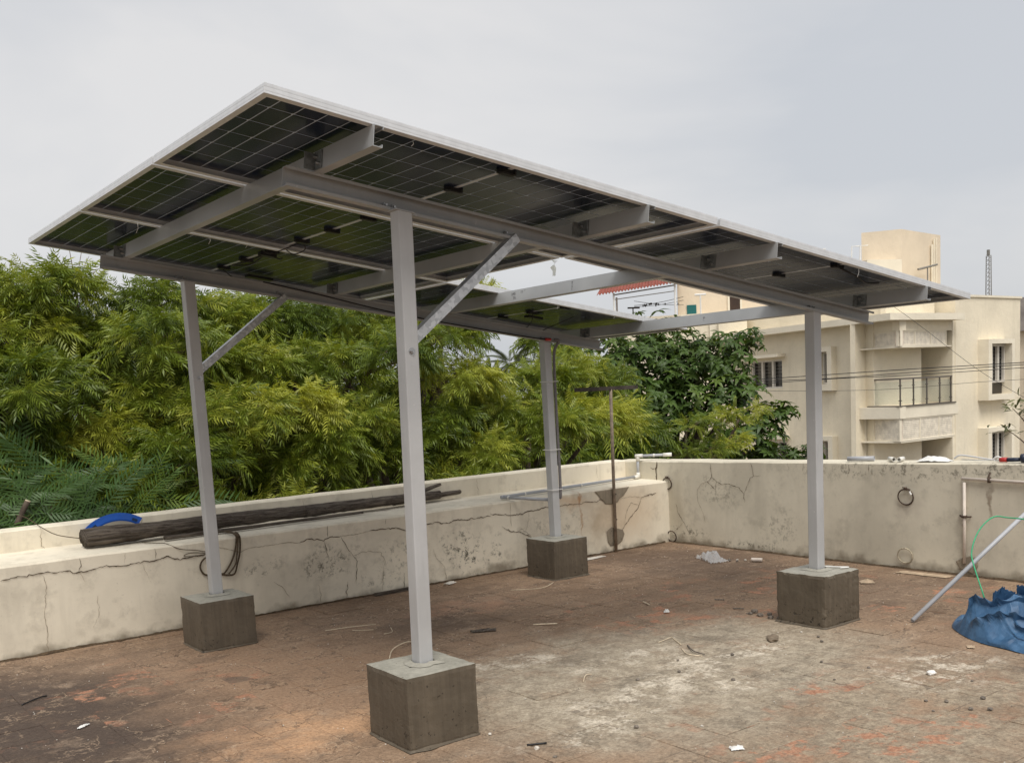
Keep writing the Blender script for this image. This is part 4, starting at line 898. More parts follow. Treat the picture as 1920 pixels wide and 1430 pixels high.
def quadbox(b, F, s0, s1, z0, z1, d0, d1, mi=0): b.hexa([F(s0,z0,d0),F(s1,z0,d0),F(s1,z0,d1),F(s0,z0,d1),F(s0,z1,d0),F(s1,z1,d0),F(s1,z1,d1),F(s0,z1,d1)], mi)
def bpart(name, mat, *boxes, par=None):
    b = MB()
    for bx in boxes: quadbox(b, *bx)
    return b.build(name, mat, par or bl)
SW = 1.26
def wall_with_holes(F, s0, s1, z0, z1, holes, d0, d1):
    ss = sorted({s0,s1,*[h[0] for h in holes],*[h[1] for h in holes]}); zs = sorted({z0,z1,*[h[2] for h in holes],*[h[3] for h in holes]}); b = MB()
    for a, c in zip(ss[:-1], ss[1:]):
        for e, f in zip(zs[:-1], zs[1:]):
            if any(h[0]-1e-6 <= a and c <= h[1]+1e-6 and h[2]-1e-6 <= e and f <= h[3]+1e-6 for h in holes): continue
            quadbox(b, F, a, c, e, f, d0, d1)
    return b
W3 = (6.45,8.55,1.16,2.33); WN = (3.45,4.05,1.25,2.47); WL = (6.25,7.5,-2.1,-.97); WLN = (3.45,4.05,-2.1,-.88)
wall_with_holes(A_, SW, 13, GZ, 3.38, [W3,WN,WL,WLN], -.3, 0).build('wall', MAT['cream'], bl)
def window(F, h, panes, hood=None, bars=True, d=-.12, sill=True):
    s0, s1, z0, z1 = h; w = bpart('window', MAT['frame_w'], (F,s0,s1,z0,z0+.07,d-.05,d+.05), (F,s0,s1,z1-.07,z1,d-.05,d+.05), (F,s0,s0+.07,z0+.07,z1-.07,d-.05,d+.05), (F,s1-.07,s1,z0+.07,z1-.07,d-.05,d+.05),
        *[(F, s0+(s1-s0)*k/panes-.06, s0+(s1-s0)*k/panes+.06, z0+.07, z1-.07, d-.05, d+.05) for k in range(1, panes)])
    for k in range(panes):
        a, c = s0+(s1-s0)*k/panes, s0+(s1-s0)*(k+1)/panes
        bpart('pane', MAT['glass_dark'], (F, a+.03, c-.03, z0+.03, z1-.03, d-.09, d-.07), par=w)
        if bars:
            nb = max(4, int((z1-z0)/.15)); bpart('bars', MAT['bars'], *[(F, a+.08, c-.08, z0+.1+(z1-z0-.2)*q/nb-.008, z0+.1+(z1-z0-.2)*q/nb+.008, d-.065, d-.055) for q in range(nb+1)], par=w)
    return w
window(A_, W3, 3); window(A_, WN, 1); window(A_, WL, 2); window(A_, WLN, 1)
bpart('window_hood', MAT['cream2'], (A_,6.2,8.8,2.42,2.54,0,.42)); bpart('window_hood', MAT['cream2'], (A_,6.05,7.85,-.86,-.70,0,.42))
bpart('window_surround', MAT['cream2'], (A_,3.2,3.45,1.0,2.65,0,.25),(A_,4.05,4.3,1.0,2.65,0,.25),(A_,3.45,4.05,2.47,2.65,0,.25),(A_,3.45,4.05,1.0,1.25,0,.25))
bpart('window_surround', MAT['cream2'], (A_,3.2,3.45,-2.3,-.7,0,.25),(A_,4.05,4.3,-2.3,-.7,0,.25),(A_,3.45,4.05,-.88,-.7,0,.25))
# roof slab and set-back parapet
b = MB(); z0, z1 = 3.33, 3.56
pl = [A_(13,0,.55), A_(-.1,0,.55)+Vector((-.55,-.55,0))*.3, B_(3.46,0,.45), B_(3.46,0,-3.5), A_(13,0,-4)]
b.prism([(p.x,p.y) for p in pl], z0, z1); b.build('roof_slab', MAT['cream2'], bl)
bpart('roof_parapet', MAT['cream'], (A_,1.0,13,3.56,4.55,-.95,-.75)); bpart('roof_parapet', MAT['cream'], (B_,.3,3.44,3.56,4.5,-.9,-.7))
# balcony recess: back wall, return wall, slabs, jali screens, glass railing
wall_with_holes(B_, -.2, 5.9, GZ, 3.33, [(1.95,2.45,.95,2.45),(4.63,5.45,.37,2.47)], -1.8, -1.6).build('back_wall', MAT['cream'], bl)
bpart('return_wall', MAT['cream'], (B_,3.46,3.62,GZ,3.33,-1.6,-.02))
bpart('flank_wall', MAT['cream'], (A_,SW,SW+.2,GZ,3.33,-2.2,-.3))
window(B_, (1.95,2.45,.95,1.7), 1, bars=False, d=-1.68)
w = bpart('window', MAT['frame_w'], (B_,1.9,1.95,1.7,2.45,-1.7,-1.55),(B_,2.45,2.5,1.7,2.45,-1.7,-1.55),(B_,1.95,2.45,2.4,2.45,-1.7,-1.55))
bpart('pane', MAT['glass_dark'], (B_,1.95,2.45,1.7,2.4,-1.78,-1.76), par=w)
b = MB()
def sash(s, z): return B_(s, 2.42-z*math.cos(R(38)), -1.55+z*math.sin(R(38)))
for s0, s1, q0, q1 in ((1.93,2.0,0,.75),(2.4,2.47,0,.75),(2.0,2.4,0,.07),(2.0,2.4,.68,.75)):
    n_ = Vector((0,-.04,-.03)); p = [sash(s0,q0),sash(s1,q0),sash(s1,q1),sash(s0,q1)]; b.hexa(p+[k+n_ for k in p])
b.build('open_sash', MAT['frame_w'], bl)
bpart('door', MAT['cream2'], (B_,4.63,5.45,.37,2.47,-1.75,-1.68))
bpart('balcony_slab', MAT['cream2'], (A_,-.02,SW+.28,-.05,.36,-.25,0)); bpart('balcony_slab', MAT['cream2'], (B_,-.0,3.80,-.05,.358,-1.6,.012))
bpart('coping', MAT['rail'], (A_,0,SW+.3,.36,.40,-.18,.04),(B_,0,3.6,.3585,.3985,-.18,.05))
def jali(F, s0, s1, z0, z1, npan, off):
    j = bpart('jali_screen', MAT['cream2'], (F,s0,s1,z0,z0+.05,off-.05,off+.05),(F,s0,s1,z1-.05,z1,off-.05,off+.05),*[(F,s0+(s1-s0)*k/npan-.03*(k>0),s0+(s1-s0)*k/npan+.03*(k<npan),z0+.05,z1-.05,off-.05,off+.05) for k in range(npan+1)])
    n_ = int((z1-z0)/.075)
    bpart('jali_slats', MAT['jali'], *[(F,s0+.03,s1-.03,z0+.07+(z1-z0-.14)*q/n_-.030,z0+.07+(z1-z0-.14)*q/n_+.030,off-.03,off+.03) for q in range(n_+1)], par=j)
    bpart('jali_backing', MAT['jali_back'], (F,s0+.02,s1-.02,z0+.02,z1-.02,off-.10,off-.06), par=j)
jali(A_, 0, SW+.05, 2.45, 2.98, 1, -.1); jali(B_, .05, 3.12, 2.45, 2.98, 3, -.1)
jali(A_, .02, SW+.3, -.85, -.05, 1, -.06); jali(B_, .06, 3.82, -.85, -.05, 3, -.06)
bpart('soffit', MAT['cream'], (A_,0,SW+.2,2.98,3.33,-.3,-.02),(B_,.05,3.44,2.98,3.328,-.3,-.03)); bpart('canopy_floor', MAT['cream2'], (B_,.1,3.44,2.40,2.449,-1.6,-.05)); bpart('canopy_floor', MAT['cream2'], (B_,.1,3.44,-.90,-.852,-1.6,-.02))
ra = []
for F, ss in ((A_, (0.03, SW+.25)), (B_, (.95,1.8,2.65,3.4))):
    for s in ss: bpart('rail_post', MAT['rail'], (F,s-.016,s+.016,.40,1.30,-.08,-.03),(F,s-.07,s+.07,1.08,1.11,-.075,-.035),(F,s-.07,s+.07,.56,.59,-.075,-.035))
bpart('hand_rail', MAT['rail'], (A_,0,SW+.3,1.30,1.35,-.09,-.02),(B_,0,3.45,1.301,1.351,-.09,-.02))
bpart('glass_panel', MAT['rail_glass'], (A_,.08,SW+.2,.45,1.22,-.06,-.05))
for a, c in ((.1,.9),(1.0,1.75),(1.85,2.6),(2.7,3.35)): bpart('glass_panel', MAT['rail_glass'], (B_,a,c,.45,1.22,-.06,-.05))
# right wing with two deep window boxes
wall_with_holes(B_, 3.62, 8.4, GZ, 4.19, [], -.8, 0).build('wing_wall', MAT['cream'], bl)
bpart('wing_wall', MAT['cream'], (B_,8.2,8.4,GZ,4.19,-9,-.8)); bpart('coping', MAT['cream2'], (B_,3.6,8.45,4.19,4.27,-.5,.05))
bpart('wing_core', MAT['cream'], (B_,3.62,8.2,GZ,4.1,-9,-.95))
for z0, z1 in ((.35,2.62), (-3.1,-.68)):
    bpart('window_box', MAT['cream2'], (B_,5.2,5.45,z0,z1,0,.42),(B_,6.95,7.15,z0,z1,0,.42),(B_,5.45,6.95,z1-.17,z1,0,.42),(B_,5.45,6.95,z0,z0+.2,0,.42))
    window(B_, (5.95,6.93,z0+.65,z1-.19), 2, d=.095); bpart('pane', MAT['glass_dark'], (B_,5.95,6.93,z0+.22,z0+.62,.005,.03))
ldr = bpart('dark_door', MAT['door'], (B_,2.6,3.4,-2.9,-.86,-1.6,-1.52))
bpart('drain_pipe', MAT['cream2'], (A_,1.62,1.72,GZ,.1,.02,.12),(A_,1.4,1.62,.0,.08,.02,.1))
# rooftop water tank with its pipes, lower stair head, ladder frame
tq = [(35.095,21.067),(35.897,19.816),(39.4,20.2),(38.6,21.45)]
b = MB(); b.prism(tq, 3.5, 7.15); b.build('tank_tower', MAT['cream3'], bl)
tt = Vector((35.897,19.816,0)); tr = (Vector((39.4,20.2,0))-tt).normalized(); tn = Vector((tr.y,-tr.x,0))
for s, r_, zt_ in ((2.55,.05,6.7),(2.75,.04,6.95),(2.95,.03,7.0)):
    b = MB(); b.tube([tt+tr*s+tn*.08+Vector((0,0,3.6)), tt+tr*s+tn*.08+Vector((0,0,zt_))], r_, 6); b.build('tank_pipe', MAT['cream2'], bl)
b = MB(); b.prism([(34.15,20.2),(35.6,19.62),(35.9,20.4),(34.5,21.0)], 3.5, 5.95); b.build('stair_head', MAT['cream2'], bl)
for q in ((34.35,21.1),(34.55,20.85),(33.4,22.4),(33.6,22.15)): b = MB(); b.tube([(q[0],q[1],4.5),(q[0]+.15,q[1],6.6),(q[0]+.5,q[1]-.1,6.62)], .025, 5); b.build('ladder_rail', MAT['white'], bl)
b = MB(); b.prism([(p.x,p.y) for p in (A_(13,0,-.35), A_(3.2,0,-.35), Vector((33.5,19.6,0)), Vector((36,19.4,0)), Vector((39,25,0)), A_(13,0,-9))], GZ, 3.3); b.build('inner_mass', MAT['cream'], bl)
# air conditioner on the balcony wall
b = MB(); quadbox(b, B_, 3.05, 3.42, 2.02, 2.42, -1.6, -1.25); ac_ = b
t = thing('air_conditioner', 'outdoor air conditioner unit under the upper balcony screen', 'air conditioner', B_(2.9,2.1,-1.5)); b = MB(); quadbox(b, B_, 2.72, 3.38, 1.98, 2.38, -1.58, -1.28); b.build('casing', MAT['ac'], t)
b = MB(); c = B_(2.95,2.18,-1.275); b.tube([c, c+Vector((0,-.01,0))], .15, 16); b.build('fan_grille', MAT['bars'], t); b = MB(); quadbox(b, B_, 2.68, 3.42, 1.93, 1.975, -1.6, -1.25); b.build('bracket', MAT['rail'], t)
# left block of the same street: plain facade, roof room with a teal door, tiled canopy
lb = thing('terrace_house', 'pale house with teal door, dark door and red-tiled terrace canopy', 'house', (33.0,27.0,GZ))
def Q(px_s, z, d=0): return Vector((29.81,30.36,0)).lerp(Vector((33.93,25.99,0)), px_s) + Vector((-.73,-.69,0))*d + Vector((0,0,z))
def lpart(name, mat, *boxes, par=None):
    b = MB()
    for bx in boxes: quadbox(b, *bx)
    return b.build(name, mat, par or lb)
lpart('wall', MAT['cream'], (Q,0,1.0,GZ,4.3,-6,0)); lpart('parapet', MAT['cream'], (Q,.0,1.0,4.3,4.55,-.2,.02)); lpart('pier', MAT['cream2'], (Q,.74,.80,GZ,4.3,0,.12)); lpart('wall', MAT['cream'], (Q,.80,1.0,GZ,4.2,0,.5))
lpart('roof_room', MAT['cream3'], (Q,.52,1.25,4.3,6.2,-5,-1.5)); lpart('door', MAT['teal'], (Q,.585,.655,4.2,5.05,-1.5,-1.45)); lpart('door', MAT['door'], (Q,.90,.975,4.2,5.3,-1.5,-1.45)); lpart('door_frame', MAT['cream2'], (Q,.885,.90,4.2,5.4,-1.5,-1.42),(Q,.975,.99,4.2,5.4,-1.5,-1.42))
b = MB()
for k in range(26):
    s0, s1 = -.06+k*.023, -.06+(k+1)*.023; za = lambda s: 5.62+s*.55
    pr = [Q(s0,za(s0),.6), Q((s0+s1)/2,za(s0)+.09,.6), Q(s1,za(s1),.6)]; pr2 = [Q(s0,za(s0)+.55,-2.0), Q((s0+s1)/2,za(s0)+.64,-2.0), Q(s1,za(s1)+.55,-2.0)]
    b.add([*pr,*pr2,*[p-Vector((0,0,.05)) for p in pr],*[p-Vector((0,0,.05)) for p in pr2]], [(0,1,4,3),(1,2,5,4),(6,7,10,9),(7,8,11,10),(0,1,7,6),(1,2,8,7),(3,4,10,9),(4,5,11,10)])
b.build('tile_canopy', MAT['redtile'], lb)
for s, d in ((.06,.4),(.50,.4),(.06,-1.8),(.50,-1.8)): b = MB(); b.tube([Q(s,4.3,d), Q(s,5.6+s*.5,d)], .05, 6); b.build('canopy_post', MAT['white'], lb)
for z0, z1, r_ in ((5.55,5.8,.03),(5.35,5.55,.02)): b = MB(); b.tube([Q(.06,z0,.4), Q(.5,z1,.4)], r_, 5); b.build('canopy_rail', MAT['bars'], lb)
b = MB(); b.tube([Q(.68,4.3,.1), Q(.68,5.35,.1)], .035, 6); b.tube([Q(.64,5.35,.1), Q(.72,5.35,.1)], .045, 6); b.build('clothes_post', MAT['white'], lb)
b = MB(); b.tube([Q(.19,4.3,-.5), Q(.19,5.02,-.5)], .03, 6); b.tube([Q(.15,5.02,-.5), Q(.24,5.0,-.5)], .035, 6); b.build('clothes_post', MAT['bar_dark'], lb)
b = MB(); r = random.Random(8)
for z0, z1 in ((5.05,5.2),(5.1,5.35),(5.3,5.0)):
    pts = [Q(.2+.36*k/8, z0+(z1-z0)*k/8-.06*math.sin(math.pi*k/8), -.4) for k in range(9)]; b.tube(pts, .012, 4)
for k in range(14):
    c = Q(.26+.26*r.random(), 5.08+.1*r.random(), -.4); b.tube([c, c-Vector((0,0,.09))], .025, 4)
b.build('clothes_lines', MAT['bar_dark'], lb)
# sliver of another house past the right edge of the wing
t = thing('grey_house', 'grey-roofed house glimpsed past the right edge of the cream building', 'house', (56,22,GZ))
b = MB(); b.box(52.3, 60, 14, 23.6, GZ, 3.4); b.build('wall', MAT['cream3'], t); b = MB(); b.box(51.9, 60.4, 13.6, 24.0, 3.4, 5.1); b.build('roof', plain('weathered_roofing', (.30,.27,.25), .9, 0, .25, 1), t)
b = MB(); b.box(52.25, 52.3, 21.6, 22.9, .2, 2.2); b.build('window', MAT['glass_dark'], t)
# lattice mast and clothes T behind the wing
t = thing('lattice_mast', 'thin lattice radio mast against the sky at right', 'mast', (51.6,24.5,GZ)); b = MB()
mx, my = 51.6, 24.55
for dx, dy in ((-.22,-.2),(.22,-.2),(0,.25)): b.tube([(mx+dx,my+dy,GZ),(mx+dx*.45,my+dy*.45,7.4)], .022, 4)
for k in range(26):
    z = 2+k*.21; s = 1-.55*(z-GZ)/14; ps = [Vector((mx+dx*s,my+dy*s,z)) for dx, dy in ((-.22,-.2),(.22,-.2),(0,.25))]
    for i in range(3): b.tube([ps[i], ps[(i+1) % 3]+Vector((0,0,.2))], .010, 3)
b.build('lattice', MAT['bars'], t); b = MB(); b.tube([(mx,my,7.4),(mx,my,7.7)], .08, 6); b.build('mast_head', MAT['bars'], t)
t = thing('aerial', 'small roof aerial on a thin rod beside the lattice mast', 'aerial', B_(6.9,4.2,-3)); b = MB(); b.tube([B_(6.9,4.2,-3), B_(6.9,5.75,-3)], .03, 5); b.build('rod', MAT['bars'], t)
b = MB(); b.tube([B_(6.2,5.62,-3), B_(7.6,5.86,-3)], .045, 5); b.build('cross_arm', MAT['bars'], t)
# overhead wires
def wire(label, pts, r):
    P_ = smooth_path(pts, 8); b = MB(); b.tube(P_, r, 5); tag(b.build('overhead_wire', MAT['cable']), label, 'wire', 'overhead wires before the building')
WL_ = [(18.63,16.12,1.42),(20.03,14.55,1.47),(21.34,12.83,1.51),(22.34,11.32,1.54),(23.61,9.0,1.56),(24.22,7.67,1.58)]
wire('upper thick overhead wire crossing the glass balcony', [(x,y,z+.06) for x,y,z in WL_], .010)
wire('middle twisted overhead wire just under the thick one', [(x,y,z-.02+.03*math.sin(i*2)) for i,(x,y,z) in enumerate(WL_)], .009)
wire('lowest of three bundled overhead wires before the balcony', [(x,y,z-.07-.02*math.cos(i*2)) for i,(x,y,z) in enumerate(WL_)], .008)
wire('thin sagging wire crossing the balcony glass', [(18.4,16.0,1.5),(20.03,14.55,1.26),(21.93,11.97,1.12),(23.24,9.73,1.2),(24.2,7.7,1.22)], .005)
wire('thin wire slanting down to the right across the wing', [(21.3,13.0,4.3),(22.18,11.58,3.19),(23.13,9.94,1.54),(23.62,8.99,.77)], .005)

# ------------------------------------------------------------------ things on the ledge and walls
t = thing('fallen_log', 'long weathered dark log lying along the ledge', 'log', (.25,3.78,.59))
def logmesh(p0, p1, r0, r1, seed, n=140, seg=26, flat=.72):
    b = MB(); p0, p1 = Vector(p0), Vector(p1); d = (p1-p0).normalized(); s_ = Vector((-d.y,d.x,0)).normalized(); u_ = s_.cross(d)*-1; vs = []
    for i in range(n+1):
        t_ = i/n; c = p0.lerp(p1, t_); r = r0+(r1-r0)*t_; r *= 1+.10*mnoise.noise(Vector((t_*9,seed,0)))
        c += s_*.02*mnoise.noise(Vector((t_*4,seed,7)))
        for k in range(seg):
            a = 2*math.pi*k/seg; g = 1.06-.30*abs(mnoise.noise(Vector((math.cos(a)*2.4,math.sin(a)*2.4,t_*5+seed))))-.22*max(0,mnoise.noise(Vector((math.cos(a)*6,math.sin(a)*6,t_*9+seed))))-.07*mnoise.noise(Vector((math.cos(a)*9,math.sin(a)*9,t_*40+seed)))
            if abs(math.sin(a*.5+.9)) > .985: g -= .22
            vs.append(c+(s_*math.cos(a)+u_*math.sin(a)*flat)*r*g)
    fs = [(i*seg+k,i*seg+(k+1)%seg,(i+1)*seg+(k+1)%seg,(i+1)*seg+k) for i in range(n) for k in range(seg)]+[tuple(range(seg))[::-1],tuple(n*seg+k for k in range(seg))]
    b.add(vs, fs); return b
logmesh((.245,3.80,.668), (3.22,4.00,.655), .086, .050, 1).build('trunk', MAT['log'], t, True)
logmesh((1.9,3.88,.655), (2.95,3.97,.665), .062, .045, 5, 50).build('split_piece', MAT['log'], t, True)
logmesh((2.75,3.98,.64), (3.45,4.02,.655), .045, .026, 9, 40).build('broken_end', MAT['log'], t, True)
logmesh((2.85,3.99,.66), (3.27,4.05,.735), .030, .018, 12, 24).build('side_branch', MAT['log'], t, True)
logmesh((.75,3.70,.612), (2.35,3.78,.610), .022, .012, 20, 40).build('bark_strip', MAT['log'], t, True)
# blue plastic arc behind the log
t = thing('blue_plastic_arc', 'bright blue curved plastic piece wedged behind the log', 'plastic piece', (.5,4.0,.6))
b = MB(); c = Vector((.530,4.035,.505)); n_ = 20
def ap(a, r, y): return (c.x+r*1.06*math.sin(a), y, c.z+r*math.cos(a))
a0, a1 = R(-48), R(36); rows = [(.285,4.010),(.278,4.050),(.268,4.046),(.240,4.040),(.233,4.046),(.229,4.006),(.239,4.004),(.262,4.008)]
vs = [ap(a0+(a1-a0)*i/n_, r_, y) for i in range(n_+1) for r_, y in rows]; m_ = len(rows)
b.add(vs, [(i*m_+k, i*m_+(k+1)%m_, (i+1)*m_+(k+1)%m_, (i+1)*m_+k) for i in range(n_) for k in range(m_)]+[tuple(range(m_)), tuple(n_*m_+k for k in range(m_))[::-1]])
b.build('arc_shell', MAT['blue'], t)
MAT['blue_dark'] = plain('dark_blue_slot', (.015,.035,.09), .5, 0, .1, 9)
for a in (-36, 27):
    b = MB(); p = [ap(R(a+q), r_, 4.0035) for q, r_ in ((-4,.244),(4,.244),(4,.262),(-4,.262))]; b.hexa([*p, *[Vector(k)-Vector((0,.002,0)) for k in p]]); b.build('slot', MAT['blue_dark'], t)
# rope
t = thing('hanging_rope', 'brown rope looped over the ledge behind the left rear post', 'rope', (1.05,3.48,.55))
for nm, pts, r_ in (('rope_loop', [(1.18,3.75,.602),(1.18,3.58,.605),(1.18,3.495,.595),(1.175,3.485,.55),(1.155,3.484,.47),(1.12,3.484,.40),(1.075,3.484,.345),(1.05,3.483,.34),(1.10,3.482,.325),(1.145,3.482,.33),(1.17,3.483,.39),(1.195,3.484,.47),(1.205,3.486,.56),(1.20,3.5,.6),(1.22,3.6,.602)], .0065),
                    ('rope_loop', [(1.19,3.70,.61),(1.19,3.50,.60),(1.185,3.480,.55),(1.17,3.476,.46),(1.15,3.474,.39),(1.10,3.474,.335)], .0055),
                    ('rope_end', [(.99,3.484,.46),(.95,3.484,.468),(.915,3.483,.44),(.905,3.483,.40),(.925,3.483,.36),(.96,3.483,.335),(.965,3.483,.27),(.97,3.483,.20)], .0065)):
    b = MB(); b.tube(smooth_path(pts, 5), r_, 6); b.build(nm, MAT['rope'], t, True)
b = MB(); b.tube(smooth_path([(-.05,4.35,.82),(.0,4.25,.80),(.05,4.05,.74),(.12,3.95,.69),(.24,3.85,.66),(.28,3.80,.65)], 6), .003, 5); tag(b.build('thin_cord', MAT['rope'], None, True), 'thin brown cord drooping from the left parapet to the log', 'cord')
b = MB(); b.tube(smooth_path([(.60,3.72,.598),(.66,3.60,.596),(.70,3.53,.594),(.78,3.488,.55),(.88,3.486,.53),(.95,3.486,.51),(.985,3.486,.495),(.86,3.486,.49),(.80,3.486,.50),(.85,3.486,.515),(.97,3.486,.498)], 6), .0028, 5); tag(b.build('thin_cord', MAT['rope'], None, True), 'thin brown cord trailing from under the log down the cracked plaster', 'cord')
# grey pvc pipe run on the ledge
t = thing('pvc_pipe_run', 'grey plastic pipe with white joints running along the ledge into the corner', 'pipe', (3.6,3.6,.6))
EL = .6135
for pts in ([(3.60,3.60,EL),(5.44,3.86,EL+.004)], [(3.60,3.60,EL-.002),(3.70,3.06,EL-.004)], [(5.465,3.865,.63),(5.47,3.87,.80)], [(5.47,3.87,.815),(5.66,3.62,.820)]):
    b = MB(); b.tube(pts, .0135, 12); b.build('pipe', MAT['pvc_grey'], t, True)
for p0, p1 in (((5.40,3.855,EL),(5.478,3.868,EL+.001)), ((5.466,3.866,.60),(5.467,3.868,.655)), ((5.47,3.87,.765),(5.471,3.871,.832)), ((5.455,3.89,.816),(5.50,3.83,.817)), ((5.62,3.672,.819),(5.67,3.607,.821)),
               ((3.86,3.637,EL),(3.875,3.639,EL)), ((4.6,3.741,EL),(4.615,3.743,EL)), ((3.612,3.535,EL-.002),(3.614,3.522,EL-.002)), ((5.56,3.75,.818),(5.57,3.737,.818))):
    b = MB(); b.tube([p0, p1], .0185 if (Vector(p0)-Vector(p1)).length > .03 else .0165, 12); b.build('coupling', MAT['pvc_white'], t, True)
b = MB(); b.tube([(3.585,3.598,EL),(3.63,3.604,EL)], .0165, 12); b.build('elbow', MAT['pvc_grey'], t, True)
# T-shaped clothes pole against the ledge
t = thing('clothes_pole', 'thin brown T-shaped pole standing against the ledge in the far corner', 'pole', (4.775,3.465,0))
b = MB(); b.tube([(4.762,3.468,0),(4.768,3.472,.8),(4.775,3.474,1.475)], .0145, 12); b.build('pole', MAT['pole'], t, True)
b = MB(); b.box(4.335, 5.105, 3.460, 3.464, 1.467, 1.502); b.box(4.335, 5.105, 3.464, 3.495, 1.498, 1.502); b.build('cross_bar', MAT['bar_dark'], t)
b = MB()
for z in (.53, .30): b.tube([(4.768,3.452,z),(4.768,3.446,z)], .006, 6)
b.build('screw', MAT['bar_dark'], t)
# iron rings on the right wall
def ring(label, y, z, R_, mat, gap=0, hook=True):
    t = thing('iron_ring', label, 'ring', (5.5,y,z), 'iron rings on the parapet wall'); b = MB()
    b.torus((5.484,y,z), (1,.08,.12), R_, .0055, R(gap), 2*math.pi-R(gap)); b.build('ring', mat, t, True)
    if hook:
        b = MB(); b.tube([(5.50,y,z+R_+.008),(5.470,y,z+R_+.012),(5.468,y-.02,z+R_+.004)], .006, 6); b.tube([(5.492,y+.03,z+R_+.012),(5.488,y-.035,z+R_-.004)], .004, 5); b.build('hook', mat, t)
    return t
t = ring('dark rusty iron ring with a frayed knot, high on the grey wall', 1.022, .555, .060, MAT['rust'])
b = MB(); b.tube([(5.478,.985,.600),(5.477,.972,.575)], .007, 6); b.build('knot_rag', MAT['white'], t)
ring('pale painted ring lower down, directly beneath the rusty ring', 1.03, .105, .058, MAT['rust_light'], 0, False)
ring('rusty ring in the corner at ledge height', 3.50, .560, .052, MAT['rust'], 0, True)
ring('rusty ring in the corner at floor level', 3.46, .055, .052, MAT['rust'], 0, False)
# cream pipe bent round on the right wall
t = thing('wall_pipe', 'cream plastic pipe clamped to the right wall in an upside-down L', 'pipe', (5.48,.55,.4))
b = MB(); b.tube([(5.482,.557,.095),(5.480,.556,.685)], .0115, 12); b.build('pipe', MAT['pvc_cream'], t, True)
b = MB(); b.tube([(5.480,.575,.712),(5.478,-1.2,.670)], .0115, 12); b.build('pipe', MAT['pvc_cream'], t, True)
for y, z, v in ((.557,.437,1),(.375,.709,0),(-.5,.69,0)):
    b = MB(); b.tube([(5.477,y,z-.008*v),(5.477,y-.010*(1-v),z+.008*v)], .021, 10)
    if v: b.tube([(5.494,y+.04,z+.004),(5.470,y+.025,z+.004),(5.470,y-.025,z-.002),(5.494,y-.045,z)], .006, 6)
    else: b.tube([(5.494,y,z+.05),(5.470,y,z+.02),(5.470,y,z-.02)], .007, 6)
    b.build('clamp', MAT['rust'], t, True)
# things lying on top of the right wall
zt = lambda y: rz(y)+.0055
def pipe_piece(label, p0, p1, r, mat, grp):
    b = MB(); P0, P1 = Vector(p0), Vector(p1); d = (P1-P0).normalized(); a = d.orthogonal().normalized(); c = d.cross(a); seg = 14; vs = []
    for P_, rr in ((P0,r),(P1,r),(P1,r*.78),(P0,r*.78)): vs += [P_+(a*math.cos(2*math.pi*k/seg)+c*math.sin(2*math.pi*k/seg))*rr for k in range(seg)]
    b.add(vs, [(q*seg+k, q*seg+(k+1)%seg, ((q+1)%4)*seg+(k+1)%seg, ((q+1)%4)*seg+k) for q in range(4) for k in range(seg)]); tag(b.build('pipe_offcut', mat, None, True), label, 'pipe offcut', grp)
G = 'pipe offcuts on the parapet'
pipe_piece('grey pipe offcut on the parapet, its dark open end facing left', (5.540,1.560,zt(1.5)+.020), (5.60,1.36,zt(1.36)+.020), .019, MAT['pvc_grey'], G)
pipe_piece('left of two short white pipe offcuts side by side on the parapet', (5.530,1.145,zt(1.1)+.018), (5.62,1.24,zt(1.2)+.018), .017, MAT['pvc_white'], G)
pipe_piece('right of two short white pipe offcuts side by side on the parapet', (5.530,1.105,zt(1.1)+.018), (5.63,1.13,zt(1.1)+.018), .017, MAT['pvc_white'], G)
def sheet(name, label, cat, c, L, Wd, rot, mat, amp=.02, h=.03, seed=0, n=10, grp=None):
    b = MB(); vs = []
    for j in range(n+1):
        for i in range(n+1):
            u_, v_ = i/n-.5, j/n-.5; e = 1+.12*mnoise.noise(Vector((u_*3,v_*3,seed)))
            z = .003+h*max(0, 1-(u_*u_+v_*v_)*4)*(.5+.8*abs(mnoise.noise(Vector((u_*2.5+seed,v_*2.5,1)))))+amp*abs(mnoise.noise(Vector((u_*6+seed,v_*6,2))))
            x, y = u_*L*e, v_*Wd*e; vs.append((c[0]+x*math.cos(rot)-y*math.sin(rot), c[1]+x*math.sin(rot)+y*math.cos(rot), c[2]+z))
    b.add(vs, [(j*(n+1)+i, j*(n+1)+i+1, (j+1)*(n+1)+i+1, (j+1)*(n+1)+i) for j in range(n) for i in range(n)]); return tag(b.build(name, mat, None, True), label, cat, grp)
sheet('plastic_sachet', 'crumpled white plastic sachet lying on the parapet', 'sachet', (5.60,.855,zt(.85)), .12, .24, .15, MAT['white'], .014, .05, 3)
t = thing('hacksaw', 'hacksaw with red and navy handle lying on the parapet', 'saw', (5.56,.40,zt(.4)))
zz_ = zt(.4); b = MB(); b.tube(smooth_path([(5.53,.66,zz_+.02),(5.535,.63,zz_+.042),(5.54,.58,zz_+.043),(5.55,.42,zz_+.02),(5.555,.37,zz_+.012)], 4), .006, 8); b.tube([(5.56,.62,zz_+.012),(5.565,.33,zz_+.010)], .004, 6); b.build('saw_frame', MAT['alu'], t, True)
b = MB(); b.tube(smooth_path([(5.555,.39,zz_+.012),(5.555,.36,zz_+.035),(5.555,.335,zz_+.032),(5.555,.31,zz_+.018)], 4), .008, 8); b.build('tension_nut', MAT['white'], t, True)
b = MB(); b.tube([(5.555,.335,zz_+.018),(5.556,.285,zz_+.018)], .017, 10); b.build('collar', MAT['red'], t, True)
